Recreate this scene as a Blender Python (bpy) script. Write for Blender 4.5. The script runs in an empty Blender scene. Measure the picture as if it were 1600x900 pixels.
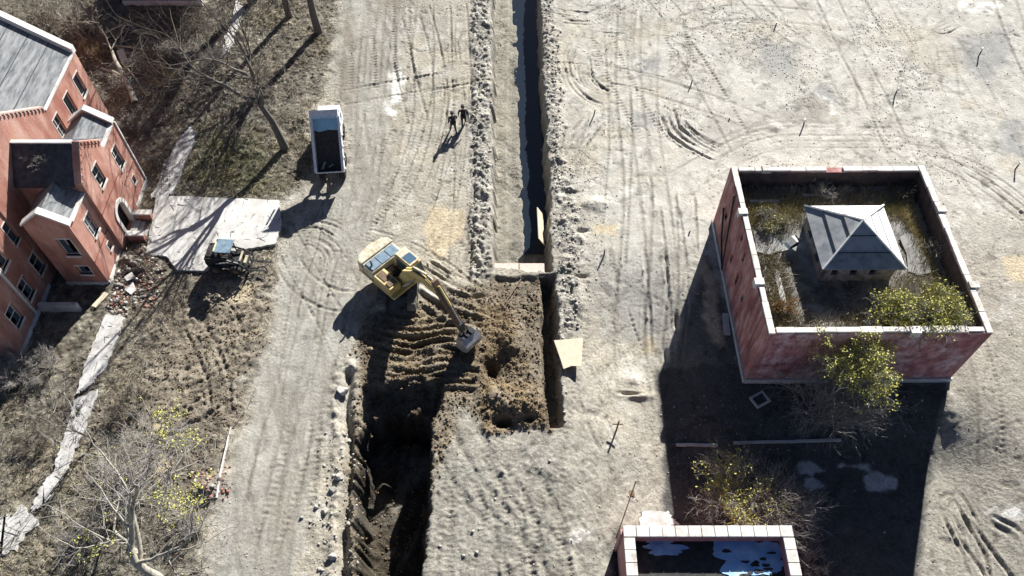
import bpy, bmesh, math, random
import numpy as np
from mathutils import Vector, Matrix
random.seed(7)
PI = math.pi
SC = bpy.context.scene
COL = SC.collection

# ------------------------------------------------------------------ camera numbers
TH = math.radians(35.05); FPX = 1235.0; CH = 42.0
SUN_EL, SUN_AZ = math.radians(29.5), math.radians(22.8)

def at(px, py, z=0.0):
    """point on the level z seen at that place of the photograph"""
    dx = (px - 800) / FPX; dy = (py - 450) / FPX
    d = (dx, math.sin(TH) - dy * math.cos(TH), -math.cos(TH) - dy * math.sin(TH))
    t = (z - CH) / d[2]
    return (t * d[0], t * d[1], z)

def P2(pts): return [at(*p)[:2] for p in pts]

# ------------------------------------------------------------------ numpy noise
_R = np.random.RandomState(11)
_TAB = _R.rand(16, 256, 256).astype(np.float32)
def vn(x, y, seed=0):
    xi = np.floor(x); yi = np.floor(y)
    fx = x - xi; fy = y - yi
    fx = fx * fx * (3 - 2 * fx); fy = fy * fy * (3 - 2 * fy)
    xi = xi.astype(np.int64) & 255; yi = yi.astype(np.int64) & 255
    x1 = (xi + 1) & 255; y1 = (yi + 1) & 255
    T = _TAB[seed % 16]
    return (T[xi, yi] * (1 - fx) + T[x1, yi] * fx) * (1 - fy) + (T[xi, y1] * (1 - fx) + T[x1, y1] * fx) * fy
def fbm(x, y, scale, octv=4, seed=0, gain=0.5):
    s = 0; a = 1.0; n = 0; f = 1.0 / scale
    for k in range(octv):
        c, d = math.cos(0.6 * k + seed), math.sin(0.6 * k + seed)
        s = s + a * (vn((x * c - y * d) * f + 17.3 * k, (x * d + y * c) * f + 5.1 * k, seed + k) - 0.5)
        n += a; a *= gain; f *= 2.03
    return s / n * 2
def sstep(a, b, v):
    t = np.clip((v - a) / (b - a), 0, 1)
    return t * t * (3 - 2 * t)

# ------------------------------------------------------------------ the ground sheet
CELL = 0.085
xs_f = np.arange(-49, 49 + 1e-6, CELL); ys_f = np.arange(7.5, 66 + 1e-6, CELL)
def ext(lo, hi, n=22, far=2600.0):
    t = np.geomspace(0.2, far, n)
    return lo - t[::-1], hi + t
xl, xr = ext(xs_f[0], xs_f[-1]); yl, yr = ext(ys_f[0], ys_f[-1])
GX = np.concatenate([xl, xs_f, xr]); GY = np.concatenate([yl, ys_f, yr])
NX, NY = len(GX), len(GY)
X, Y = np.meshgrid(GX, GY)           # shape (NY, NX)
X = X.astype(np.float64); Y = Y.astype(np.float64)

def sd_poly(poly):
    """signed distance to a polygon, negative inside"""
    d2 = np.full(X.shape, 1e9); inside = np.zeros(X.shape, bool)
    n = len(poly)
    for i in range(n):
        ax, ay = poly[i]; bx, by = poly[(i + 1) % n]
        ex, ey = bx - ax, by - ay
        t = np.clip(((X - ax) * ex + (Y - ay) * ey) / (ex * ex + ey * ey + 1e-12), 0, 1)
        q = (X - ax - t * ex) ** 2 + (Y - ay - t * ey) ** 2
        np.minimum(d2, q, out=d2)
        if ey != 0:
            c = ((ay > Y) != (by > Y)) & (X < (bx - ax) * (Y - ay) / ey + ax)
            inside ^= c
    d = np.sqrt(d2)
    return np.where(inside, -d, d)
NW1 = fbm(X, Y, 1.3, 4, 3); NW2 = fbm(X, Y, 6.0, 4, 5); NW3 = fbm(X, Y, 0.45, 3, 8); NW4 = fbm(X, Y, 20, 4, 9); NWB = fbm(X, Y, 3.2, 3, 14)
def pmask(px, soft=0.5, ragged=0.4):
    sd = sd_poly(P2(px)) + ragged * NW1 + ragged * 0.5 * NW3
    return 1 - sstep(-soft, soft, sd)
def spline(pts, step=0.5):
    out = []
    P = [pts[0]] + list(pts) + [pts[-1]]
    for i in range(1, len(P) - 2):
        p0, p1, p2, p3 = P[i - 1], P[i], P[i + 1], P[i + 2]
        n = max(2, int(math.hypot(p2[0] - p1[0], p2[1] - p1[1]) / step))
        for k in range(n):
            t = k / n
            out.append(tuple(0.5 * (2 * p1[a] + (p2[a] - p0[a]) * t + (2 * p0[a] - 5 * p1[a] + 4 * p2[a] - p3[a]) * t * t
                                    + (3 * p1[a] - p0[a] - 3 * p2[a] + p3[a]) * t ** 3) for a in (0, 1)))
    out.append(pts[-1])
    return out
def line_field(pts, r):
    """distance and arc length near a polyline, as windows: returns (slice, d, s, side)"""
    xs = [p[0] for p in pts]; ys = [p[1] for p in pts]
    i0, i1 = np.searchsorted(GX, [min(xs) - r, max(xs) + r]); j0, j1 = np.searchsorted(GY, [min(ys) - r, max(ys) + r])
    sl = (slice(j0, j1), slice(i0, i1))
    x = X[sl]; y = Y[sl]
    D = np.full(x.shape, 1e9); S = np.zeros(x.shape); s0 = 0
    for (ax, ay), (bx, by) in zip(pts[:-1], pts[1:]):
        a0, a1 = np.searchsorted(GX[i0:i1], [min(ax, bx) - r, max(ax, bx) + r])
        b0, b1 = np.searchsorted(GY[j0:j1], [min(ay, by) - r, max(ay, by) + r])
        w = (slice(b0, b1), slice(a0, a1))
        ex, ey = bx - ax, by - ay; L = math.hypot(ex, ey)
        if L < 1e-6 or a1 <= a0 or b1 <= b0: continue
        xx = x[w] - ax; yy = y[w] - ay
        t = np.clip((xx * ex + yy * ey) / (L * L), 0, 1)
        q = np.hypot(xx - t * ex, yy - t * ey)
        m = q < D[w]
        D[w] = np.where(m, q, D[w]); S[w] = np.where(m, s0 + t * L, S[w])
        s0 += L
    return sl, D, S, s0

Z = np.zeros(X.shape)
fade_out = 1 - sstep(60, 200, np.hypot(X, Y - 35))
near = fade_out
Z += (0.10 * NW4 + 0.05 * NW2 + 0.018 * NW1 + 0.010 * NW3) * near

# region masks -------------------------------------------------------
road = pmask([(548, -60), (522, 100), (534, 170), (552, 260), (486, 330), (446, 400), (430, 500), (400, 600), (368, 700), (345, 800), (325, 960),
              (448, 960), (465, 820), (486, 740), (505, 640), (535, 540), (548, 450), (575, 380), (592, 300), (604, 200), (622, 100), (645, -60)], 0.5, 0.6)
leftveg = pmask([(538, -80), (508, 100), (487, 170), (492, 260), (440, 318), (425, 430), (415, 500), (385, 600), (355, 700), (328, 800), (312, 980), (-600, 980), (-600, -80)], 0.6, 0.9)
mud = pmask([(330, 425), (420, 440), (410, 520), (392, 600), (360, 660), (300, 680), (180, 640), (240, 560), (300, 500)], 1.2, 1.4) * leftveg
mudlow = pmask([(150, 650), (330, 640), (345, 740), (300, 800), (200, 720)], 1.2, 1.4) * leftveg
lot_shade = pmask([(1030, 560), (1045, 700), (1040, 800), (960, 812), (950, 980), (1450, 980), (1465, 800), (1478, 600)], 0.25, 0.25)
alley_shade = pmask([(1105, 400), (1030, 600), (1180, 640), (1170, 560)], 0.3, 0.3)
dug = pmask([(560, 500), (640, 470), (700, 460), (745, 440), (868, 436), (872, 668), (770, 676), (720, 640), (660, 800), (655, 980), (535, 980), (545, 700), (560, 600)], 0.35, 0.5)
brown = pmask([(735, 480), (790, 470), (812, 540), (850, 600), (860, 665), (775, 672), (745, 640), (755, 560)], 0.5, 0.5)
mound2 = pmask([(745, 600), (800, 585), (850, 610), (856, 660), (760, 670)], 0.4, 0.3)
swirl = pmask([(575, 530), (650, 490), (745, 520), (755, 600), (650, 612), (575, 600)], 0.5, 0.4)
fringe = pmask([(838, -60), (858, -60), (872, 130), (880, 250), (905, 330), (915, 480), (890, 520), (876, 660), (872, 520), (868, 300), (845, 100)], 0.5, 0.7)
berm = pmask([(738, -60), (768, -60), (768, 430), (735, 430), (738, 200)], 0.35, 0.35)
pale = pmask([(860, -80), (2300, -80), (1800, 300), (1100, 420), (1020, 560), (960, 520), (905, 350), (880, 200)], 3.0, 2.5)
south = pmask([(670, 700), (880, 680), (1010, 700), (940, 980), (655, 980)], 1.5, 1.2)
greyeast = pmask([(1480, 560), (1560, 520), (2000, 500), (2000, 1000), (1445, 1000)], 1.0, 1.2)
tanp = [pmask(q, 0.25, 0.5) for q in (
    [(672, 322), (725, 325), (722, 372), (690, 400), (660, 395)],
    [(330, 440), (400, 442), (392, 470), (345, 480)],
    [(925, 352), (965, 352), (962, 368), (925, 368)],
    [(1012, 508), (1030, 510), (1028, 530), (1008, 530)],
    [(1095, 400), (1120, 430), (1130, 540), (1095, 500)],
    [(240, 655), (262, 650), (262, 670), (240, 672)], [(250, 715), (272, 710), (268, 735), (250, 738)],
    [(1570, 405), (1620, 400), (1620, 440), (1580, 440)])]
whitep = [pmask(q, 0.22, 0.55) for q in (
    [(610, 110), (632, 105), (635, 165), (615, 185), (603, 180)],
    [(890, 835), (915, 825), (918, 840), (895, 850)],
    [(1550, 784), (1600, 786), (1600, 794), (1552, 796)], [(1275, 140), (1300, 160), (1312, 178), (1300, 176)],
    [(1480, 0), (1570, 5), (1550, 20), (1480, 18)])]
wetgrey = [pmask(q, 0.8, 0.9) for q in (
    [(1180, 55), (1240, 70), (1250, 120), (1190, 110)], [(1000, 90), (1030, 92), (1030, 112), (1000, 112)], [(1510, 60), (1570, 40), (1575, 90), (1540, 130), (1500, 100)],
    [(1270, 120), (1300, 130), (1310, 160), (1280, 150)], [(1560, 190), (1600, 190), (1600, 240), (1570, 240)], [(990, 180), (1010, 180), (1012, 200), (990, 200)])]

# rough relief
clod = np.abs(fbm(X, Y, 0.42, 3, 12)) ; clod2 = np.abs(fbm(X, Y, 0.9, 3, 2))
rough = np.clip(0.25 + fbm(X, Y, 5, 3, 6) * 0.9, 0, 1)
smoothR = np.clip(road + 0.5 * pale, 0, 1)
Z += near * ((0.055 * clod + 0.05 * clod2) * rough * (1 - 0.75 * smoothR)
             + leftveg * (0.17 * clod + 0.16 * clod2)
             + south * (0.09 * clod + 0.05 * clod2) + fringe * (0.20 * clod2 + 0.22 * clod + 0.12 * np.abs(NW3) + 0.02) + dug * (0.14 * clod2 + 0.08 * clod + 0.07 * np.abs(fbm(X, Y, .28, 2, 4)))
             + berm * (0.38 * np.abs(fbm(X, Y, 1.9, 3, 1)) + 0.30 * clod + 0.12 * clod2 - 0.04 + 0.16 * np.abs(fbm(X, Y, .3, 2, 4))) + brown * 0.14 * clod)

pit = sstep(0.34, 0.62, fbm(X, Y, 0.55, 3, 5)) ; scar = sstep(0.5, 0.9, 1 - 7 * np.abs(fbm(X, Y, 2.6, 4, 10)))
Z -= near * (0.05 * pit * (1 - .7 * road) * (1 - .4 * pale) + 0.045 * scar * rough * (1 - 0.8 * road) * (1 - leftveg))
# main trench ----------------------------------------------------------
def jag(amp, s=0.9, sd=4): return amp * fbm(X, Y, s, 4, sd)
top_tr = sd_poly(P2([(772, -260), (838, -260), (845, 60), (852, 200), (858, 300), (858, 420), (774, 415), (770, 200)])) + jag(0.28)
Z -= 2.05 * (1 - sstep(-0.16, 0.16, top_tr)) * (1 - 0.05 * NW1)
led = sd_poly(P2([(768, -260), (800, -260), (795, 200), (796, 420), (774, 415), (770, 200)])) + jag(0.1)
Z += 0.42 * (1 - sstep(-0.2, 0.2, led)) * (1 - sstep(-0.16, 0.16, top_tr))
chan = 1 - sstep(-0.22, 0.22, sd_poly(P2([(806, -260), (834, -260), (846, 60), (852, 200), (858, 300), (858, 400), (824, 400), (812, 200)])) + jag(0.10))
Z -= 0.16 * chan
low_tr = sd_poly(P2([(774, 432), (862, 432), (868, 540), (876, 660), (850, 668), (775, 668), (765, 560)])) + jag(0.25)
inl = (1 - sstep(-0.18, 0.18, low_tr))
Z -= (0.22 + 0.20 * sstep(29.5, 25.8, Y)) * inl * sstep(19.9, 22.5, Y)
eastcut = sd_poly(P2([(846, 432), (864, 430), (871, 540), (878, 664), (856, 668), (850, 560)])) + jag(0.16)
Z -= 1.5 * (1 - sstep(-0.2, 0.2, eastcut))
def mound(px, py, h, rx, ry):
    cx, cy, _ = at(px, py)
    q = ((X - cx) / rx) ** 2 + ((Y - cy) / ry) ** 2
    m = np.exp(-q * 1.2)
    return h * m * (1 + 0.35 * NW1 + 0.25 * NW3)
Z += mound(800, 530, .75, 0.9, 1.6) + mound(818, 628, .80, 1.5, 1.15) + mound(778, 618, .45, .8, .9)
Z += inl * brown * (.16 * np.abs(fbm(X, Y, .5, 3, 9)) + .10 * np.abs(fbm(X, Y, .25, 2, 4)))
Z -= mound(768, 574, 1.5, 0.36, 0.55) + mound(788, 660, 1.2, 0.55, 0.30) + mound(828, 657, .5, 0.3, 0.2)

# excavated cut under the boom
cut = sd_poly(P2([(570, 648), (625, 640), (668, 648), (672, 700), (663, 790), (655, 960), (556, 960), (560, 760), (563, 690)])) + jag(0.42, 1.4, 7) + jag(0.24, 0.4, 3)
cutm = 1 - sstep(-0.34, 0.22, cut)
upper = 1 - sstep(-0.3, 0.3, sd_poly(P2([(570, 606), (640, 602), (690, 604), (684, 640), (668, 660), (570, 655)])) + jag(0.3))
Z -= upper * (0.75 + 0.55 * sstep(22.6, 20.8, Y)) * (1 + 0.45 * NW1 + .3 * NW3)
Z -= cutm * 3.5 * (0.78 + 0.22 * sstep(24, 18, Y)) * (1 + 0.06 * NW1)
# rubble shelf on the west side of the cut
shelf = sd_poly(P2([(560, 790), (605, 770), (600, 830), (590, 900), (558, 940)])) + jag(0.2)
Z += (1 - sstep(-0.3, 0.3, shelf)) * 0.05
for px, py, h, rx, ry in ((600, 650, .9, .7, .4), (640, 640, .8, .5, .3), (612, 700, .8, .6, .35), (640, 665, .6, .5, .3), (590, 735, .7, .45, .5), (625, 620, .8, 1.2, .3)):
    Z += mound(px, py, h, rx, ry) * cutm
# narrow ditch beside the cut
dit = line_field(spline(P2([(545, 585), (540, 640), (548, 700), (543, 780), (536, 870), (540, 960)])), 1.5)
sl, D, S, _ = dit
Z[sl] -= 0.7 * np.exp(-(D / 0.22) ** 2) * (0.7 + 0.5 * NW1[sl])
Z[sl] += 0.25 * np.exp(-((D - 0.6) / 0.3) ** 2) * (0.6 + NW3[sl])

# curved scrape ridges in front of the machine
ridges = [[(570, 520), (640, 538), (700, 528), (748, 545)], [(568, 545), (630, 560), (690, 548), (752, 565)], [(575, 566), (640, 578), (700, 570), (755, 580)],
          [(572, 585), (640, 598), (700, 592), (750, 595)], [(590, 505), (650, 512), (720, 500)], [(640, 555), (690, 538), (740, 555)], [(600, 612), (650, 600), (700, 606)],
          [(655, 470), (700, 500), (760, 520)], [(650, 445), (700, 478), (770, 500)], [(665, 425), (705, 450), (760, 470)]]
ridges += [[(a + 4, b + 11) for a, b in q] for q in ridges[:5]] + [[(a - 3, b - 9) for a, b in q] for q in ridges[4:7]]
dist_ridges = []
for k, r in enumerate(ridges):
    sl, D, S, L = line_field(spline(P2(r), 0.3), 0.8)
    dist_ridges.append((sl, D))
    w = 0.10 + 0.035 * (k % 3)
    Z[sl] += (0.19 * np.exp(-((D + .08 * NW1[sl]) / w) ** 2) - 0.10 * np.exp(-((D - 0.32) / 0.14) ** 2)) * (0.75 + 0.7 * NW1[sl]) * sstep(0, 0.8, S) * sstep(0, 0.8, L - S)

# made-up dip south and west, shaped so the square building's shadow reaches far enough
foot = np.maximum(np.maximum(13.9 - X, X - 26.2), np.maximum(22.7 - Y, Y - 35.2))
side = np.where((X < 14.5) | (Y < 23.2), 1.0, 0.0)
DIP = 1.5
dip = sstep(0.6, 5.6, np.hypot(np.clip(13.9 - X, 0, None), np.clip(22.7 - Y, 0, None))) * sstep(2.2, 8.0, X) * (1 - sstep(24.5, 31, X)) * (1 - sstep(25, 33, Y)) * sstep(-4, 6, Y)
Z -= DIP * dip

# tracks -----------------------------------------------------------------
trk = np.zeros(X.shape)      # how far pressed (for the soil colour)
def rut(pts, depth, w=0.2, cleat=0.0, pitch=0.32, rim=0.45):
    sl, D, S, L = line_field(spline(pts, 0.5), w * 4)
    e = sstep(0, 1.0, S) * sstep(0, 1.0, L - S) * (0.75 + 0.8 * NW2[sl])
    e = np.clip(e * sstep(-0.75, -0.15, NWB[sl] + 0.35 * NW1[sl]) * (1 + 0.8 * NW3[sl]), 0, 1.5)
    D = np.abs(D + 0.07 * NW1[sl] + 0.05 * NW3[sl])
    Z[sl] += (-1.25 * depth * np.exp(-(D / (0.75 * w)) ** 2) + rim * 1.2 * depth * np.exp(-((D - 1.3 * w) / (0.4 * w)) ** 2) * (0.5 + 1.6 * np.abs(NW3[sl]))) * e
    if cleat: Z[sl] += cleat * e * np.exp(-(D / w) ** 4) * np.sin(S * 2 * PI / pitch)
    trk[sl] = np.maximum(trk[sl], np.exp(-(D / w) ** 4) * e)
def offset(pts, o):
    out = []
    for i, p in enumerate(pts):
        a = pts[max(0, i - 1)]; b = pts[min(len(pts) - 1, i + 1)]
        dx, dy = b[0] - a[0], b[1] - a[1]; L = math.hypot(dx, dy) or 1
        out.append((p[0] - dy / L * o, p[1] + dx / L * o))
    return out
def pair(px, depth=0.05, gauge=1.9, w=0.2, cleat=0.0, pitch=0.32):
    p = spline(P2(px), 1.0)
    for o in (-gauge / 2, gauge / 2): rut(offset(p, o), depth, w, cleat, pitch)
def nest(px, n, gap, depth, w=0.11, cleat=0.0):
    depth *= 1.5
    p = spline(P2(px), 1.0)
    for k in range(n):
        q = offset(p, k * gap + random.uniform(-.12, .12)); a = random.random() * .35; b = 1 - random.random() * .35
        q = q[int(a * len(q)):max(int(b * len(q)), int(a * len(q)) + 3)]
        if len(q) > 2: rut(q, depth * random.uniform(.4, 1.15), w * random.uniform(.7, 1.2), cleat)
TM = np.ones(X.shape)
def wander(x, y, h, L, curv):
    out = [(x, y)]; k = curv
    for _ in range(int(L / 1.5)):
        h += k * 1.5; k = k * .92 + random.gauss(0, .012); x += math.cos(h) * 1.5; y += math.sin(h) * 1.5; out.append((x, y))
    return out
TM = (sstep(0.1, .6, top_tr) * sstep(0.1, .6, low_tr) * sstep(0.1, .6, cut) * (1 - leftveg))
_rut = rut
def rut(pts, depth, w=0.2, cleat=0.0, pitch=0.32, rim=0.45, masked=False):
    if not masked: return _rut(pts, depth, w, cleat, pitch, rim)
    global Z
    keep = Z.copy(); _rut(pts, depth, w, cleat, pitch, rim)
    x_ = [q[0] for q in pts]; y_ = [q[1] for q in pts]
    Z = keep + (Z - keep) * TM
for i in range(10, 70):
    if i < 34: x, y, h = random.uniform(3.5, 42), random.uniform(9, 62), PI / 2 + random.gauss(0, .35)
    elif i < 52: x, y, h = random.uniform(-14, -2.5), random.uniform(9, 50), PI / 2 + random.gauss(0, .2)
    elif i < 64: x, y, h = random.uniform(-6, 9), random.uniform(7, 17), PI / 2 + random.gauss(0, .35)
    else: x, y, h = random.uniform(3, 40), random.uniform(36, 60), random.uniform(0, PI)
    p = wander(x, y, h, random.uniform(7, 26), random.gauss(0, .03)); g_ = random.choice((1.3, 1.7, 1.9)); dp = random.uniform(.015, .05); w_ = random.choice((.09, .12, .17, .22))
    if any(13 < a < 27 and 22 < b < 36 for a, b in p): continue
    for o in (-g_ / 2, g_ / 2): rut(offset(p, o), dp, w_, random.choice((0, 0, .02, .03)), .34, masked=True)
# haul road
for a in ([(590, -40), (575, 120), (572, 260), (545, 400), (500, 560), (455, 700), (410, 940)], [(610, -40), (590, 150), (560, 300), (520, 420), (470, 560), (425, 700), (385, 940)],
          [(565, -40), (548, 150), (560, 280), (520, 360), (480, 500), (440, 640), (400, 800), (375, 940)], [(640, -40), (620, 110), (602, 240), (580, 330), (535, 480), (490, 640)]):
    pair(a, 0.03, 1.8, 0.2)
nest([(455, 350), (500, 345), (545, 370), (556, 410), (535, 460), (500, 500)], 7, -0.36, 0.06)
nest([(470, 330), (530, 340), (580, 390), (570, 460)], 4, -0.4, 0.05)
pair([(445, 400), (470, 440), (520, 468), (560, 470)], 0.05, 1.6, 0.12)
pair([(560, 300), (500, 420), (480, 520), (455, 640)], 0.04, 1.7, 0.14)
# strip between the road and the trench
for a in ([(640, 20), (658, 90), (660, 180), (640, 260), (610, 320)], [(690, 0), (690, 120), (672, 220), (640, 300)], [(700, 60), (712, 200), (690, 330), (640, 400)],
          [(715, 0), (722, 150), (725, 300), (715, 430)], [(620, 60), (640, 140), (655, 200)], [(640, 380), (700, 440), (770, 470)], [(560, 370), (620, 385), (700, 430), (770, 500)]):
    pair(a, 0.055, 1.5, 0.13, 0.02)
nest([(670, 0), (700, 150), (660, 300), (600, 400)], 3, 0.5, 0.05)
nest([(648, 395), (690, 418), (740, 452)], 4, -0.35, 0.11, 0.12)
# pale yard, north east
nest([(882, 85), (890, 130), (925, 162), (965, 172)], 6, 0.42, 0.09, 0.12)
nest([(905, 60), (893, 90), (905, 120), (940, 148)], 4, -0.4, 0.07, 0.11)
nest([(862, 12), (900, 18), (950, 20)], 4, -0.6, 0.10, 0.12)
nest([(935, 52), (985, 54)], 2, 0.5, 0.10, 0.1)
nest([(1040, 62), (1072, 74), (1076, 105), (1040, 138)], 6, -0.34, 0.05, 0.10)
nest([(1030, 165), (1048, 210), (1095, 240), (1150, 264)], 4, 0.5, 0.09, 0.12)
nest([(1052, 190), (1085, 222), (1145, 252)], 3, 0.4, 0.06, 0.12)
nest([(900, 250), (930, 210), (950, 180)], 5, 0.4, 0.07, 0.11)
nest([(870, 300), (910, 250), (930, 190), (985, 160)], 4, 0.6, 0.05, 0.12)
pair([(985, -40), (980, 120), (995, 300), (985, 500), (1000, 640)], 0.05, 2.0, 0.18)
pair([(1015, -40), (1005, 150), (1020, 300), (1035, 420), (1030, 560)], 0.035, 2.0, 0.16)
pair([(960, 60), (968, 200), (962, 330), (955, 420)], 0.05, 1.7, 0.14, 0.015)
pair([(1275, -40), (1320, 60), (1370, 160), (1412, 256)], 0.07, 1.9, 0.16)
pair([(1350, -40), (1390, 40), (1436, 115)], 0.06, 1.9, 0.14)
pair([(1205, -20), (1290, 80), (1340, 170), (1375, 230)], 0.025, 1.9, 0.16)
pair([(1430, 80), (1475, 190), (1510, 260), (1560, 330)], 0.03, 1.9, 0.2)
pair([(1560, -30), (1590, 60), (1640, 160)], 0.05, 1.9, 0.16)
nest([(1445, 40), (1470, 52), (1500, 40), (1515, 12)], 5, 0.45, 0.08, 0.12)
nest([(1080, 300), (1200, 238), (1300, 232), (1450, 240), (1600, 300)], 5, 0.7, 0.03, 0.15)
nest([(1440, 250), (1520, 290), (1600, 350), (1700, 420)], 4, 0.7, 0.04, 0.14)
pair([(1060, 40), (1150, 20), (1300, 30)], 0.02, 2.0, 0.2); pair([(900, 100), (1100, 160), (1250, 220)], 0.02, 2, 0.2)
for a in ([(1045, 320), (1060, 450), (1050, 560)], [(1020, 380), (1035, 480), (1040, 540)], [(905, 560), (930, 640), (960, 700)], [(1070, 300), (1075, 400)]): pair(a, 0.06, 1.3, 0.14)
# south strip tread prints
for a in ([(688, 640), (700, 700), (735, 760), (790, 830), (830, 960)], [(720, 660), (760, 740), (770, 830), (740, 960)], [(790, 700), (850, 800), (880, 960)],
          [(690, 700), (685, 800), (680, 960)], [(730, 700), (780, 790), (860, 860), (880, 940)], [(830, 690), (800, 780), (790, 900)], [(900, 720), (860, 800), (850, 940)]):
    pair(a, 0.05, 1.3, 0.24, 0.026, 0.27)
# south-east corner
for a in ([(1520, 800), (1545, 840), (1580, 890), (1620, 960)], [(1500, 780), (1540, 850), (1560, 930)]): pair(a, 0.15, 1.1, 0.14)
nest([(1556, 818), (1580, 830), (1600, 860)], 3, 0.45, 0.10, 0.14)
nest([(1478, 760), (1510, 820), (1530, 900)], 4, 0.5, 0.07, 0.13)
nest([(1488, 700), (1540, 680), (1620, 640)], 3, 0.6, 0.025, 0.12)
nest([(1475, 815), (1500, 770), (1520, 760)], 5, 0.35, 0.05, 0.1)
# mud in the west
for a in ([(345, 440), (380, 480), (395, 520)], [(330, 560), (380, 500), (420, 470)], [(300, 540), (350, 520), (400, 500)], [(280, 600), (340, 570), (395, 540)], [(200, 700), (260, 670), (330, 630), (380, 600)], [(215, 720), (290, 690), (350, 650)], [(300, 500), (340, 590), (345, 650)]):
    pair(a, 0.08, 1.2, 0.17, 0.03, 0.41)
# bricks-and-soil heaps
for px, py, h, rx, ry in ((325, 765, .55, .9, .8), (345, 745, .3, .5, .5), (245, 105, 1.3, 1.6, 1.2), (280, 95, .9, 1.5, 1.0), (215, 150, .6, 1.5, 1.4), (210, 410, .35, 1.2, 1.0), (470, 190, .4, .8, .8), (150, 60, .6, 2, 1.5), (1000, 600, .35, .9, .3),
                          (990, 575, .2, .8, .5), (1490, 640, .3, .7, 1.2), (905, 470, .25, .5, .7), (930, 320, .3, .9, .6), (1210, 200, .2, .5, .4), (870, 730, .12, 1.5, .8)):
    Z += mound(px, py, h, rx, ry)
for px, py, h, rx, ry in ((990, 598, .5, .7, .13), (925, 640, .2, .6, .3), (745, 463, .5, .5, .16), (890, 300, .35, .5, .2), (910, 360, .3, .4, .15), (1060, 495, .35, .12, .6), (905, 430, .4, .5, .1), (893, 455, .4, .08, .5), (1045, 540, .3, .15, .5)):
    Z -= mound(px, py, h, rx, ry)
# puddle flats are level
flat = np.clip(sum(tanp[:3]), 0, 1)
Z = Z * (1 - 0.85 * flat) + 0.85 * flat * (-0.02)
for k in (0.0,):
    pass

def GH(x, y):
    i = min(max(int(np.searchsorted(GX, x)) - 1, 0), NX - 2); j = min(max(int(np.searchsorted(GY, y)) - 1, 0), NY - 2)
    tx = (x - GX[i]) / (GX[i + 1] - GX[i]); ty = (y - GY[j]) / (GY[j + 1] - GY[j])
    return float((Z[j, i] * (1 - tx) + Z[j, i + 1] * tx) * (1 - ty) + (Z[j + 1, i] * (1 - tx) + Z[j + 1, i + 1] * tx) * ty)
def gp(px, py, dz=0.0):
    z = 0.0
    for _ in range(6):
        p = at(px, py, z); z = GH(p[0], p[1])
    p = at(px, py, z)
    return Vector((p[0], p[1], z + dz))

# soil colours; trench floor, cut and yard also have shade painted in
def C3(r, g, b): return np.array([r, g, b])[None, None, :]
def lay(col, m, c, k=1.0):
    m = np.clip(m, 0, 1)[..., None] * k
    return col * (1 - m) + C3(*c) * m
col = np.zeros(X.shape + (3,)) + C3(.345, .315, .265)
n1 = fbm(X, Y, 9, 5, 13); n2 = fbm(X, Y, 2.2, 4, 14); n3 = fbm(X, Y, 0.6, 3, 15)
col = lay(col, pale * (0.75 + 0.4 * n1), (.46, .44, .395))
col = lay(col, sstep(0.05, 0.5, n1 + 0.5 * n2) * (1 - leftveg), (.37, .325, .255), 0.6)
col = lay(col, sstep(0.1, 0.6, fbm(X, Y, 3.5, 5, 1)), (.27, .25, .22), 0.45)
col = lay(col, sstep(0.15, 0.5, fbm(X, Y, 1.1, 4, 7)), (.52, .50, .46), 0.35)
col = lay(col, greyeast, (.27, .25, .21), 0.75)
col = lay(col, south, (.265, .25, .215), 0.85)
col = lay(col, road, (.315, .30, .265), 0.9)
col = lay(col, road * sstep(0.1, 0.5, fbm(X * 0.6 + Y * .2, Y * 0.15, 1.5, 4, 4)), (.19, .165, .13), 0.75)
col = lay(col, road * sstep(0.1, 0.4, fbm(X * 1.1 + Y * .35, Y * 0.12, .5, 3, 2)), (.18, .16, .13), 0.45)
col = lay(col, road * sstep(-0.05, 0.55, fbm(X + 40, Y * .5, 2.6, 5, 9)), (.215, .185, .15), 0.55)
col = lay(col, south * sstep(0.05, 0.5, fbm(X, Y, 1.4, 5, 11)), (.17, .155, .13), 0.5)
col = lay(col, leftveg, (.175, .158, .125), 0.95)
col = lay(col, leftveg * sstep(0, 0.5, n2 + 0.3 * n3), (.26, .225, .165), 0.7)
col = lay(col, leftveg * sstep(0.05, 0.4, fbm(X, Y, 0.8, 4, 10)), (.085, .07, .055), 0.7)
col = lay(col, leftveg * sstep(0.2, 0.6, fbm(X, Y, 0.5, 3, 3)), (.36, .33, .26), 0.5)
grn = pmask([(330, 200), (430, 230), (420, 300), (300, 300), (280, 270)], 1.5, 1.5)
bare = pmask([(180, 480), (440, 430), (400, 620), (340, 800), (260, 760), (200, 620)], 1.5, 2.0); col = lay(col, leftveg * bare * sstep(-.3, .3, n2), (.21, .175, .135), 0.8)
col = lay(col, grn, (.15, .155, .075), 0.6)
col = lay(col, mud, (.235, .20, .155), 0.9); col = lay(col, mudlow, (.15, .13, .105), 0.6)
col = lay(col, mud * sstep(0.1, .5, fbm(X, Y, 1.2, 4, 6)), (.12, .10, .08), 0.7)
col = lay(col, dug, (.20, .165, .115), 0.85); col = lay(col, swirl, (.235, .185, .115), 0.7)
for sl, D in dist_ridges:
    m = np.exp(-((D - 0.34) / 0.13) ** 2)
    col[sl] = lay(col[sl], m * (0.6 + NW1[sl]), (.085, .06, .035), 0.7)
col = lay(col, brown, (.165, .12, .07), 0.9); col = lay(col, mound2, (.20, .145, .08), 0.7)
col = lay(col, (1 - sstep(0, .3, low_tr)) * (1 - brown), (.16, .13, .095), 0.8)
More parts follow.
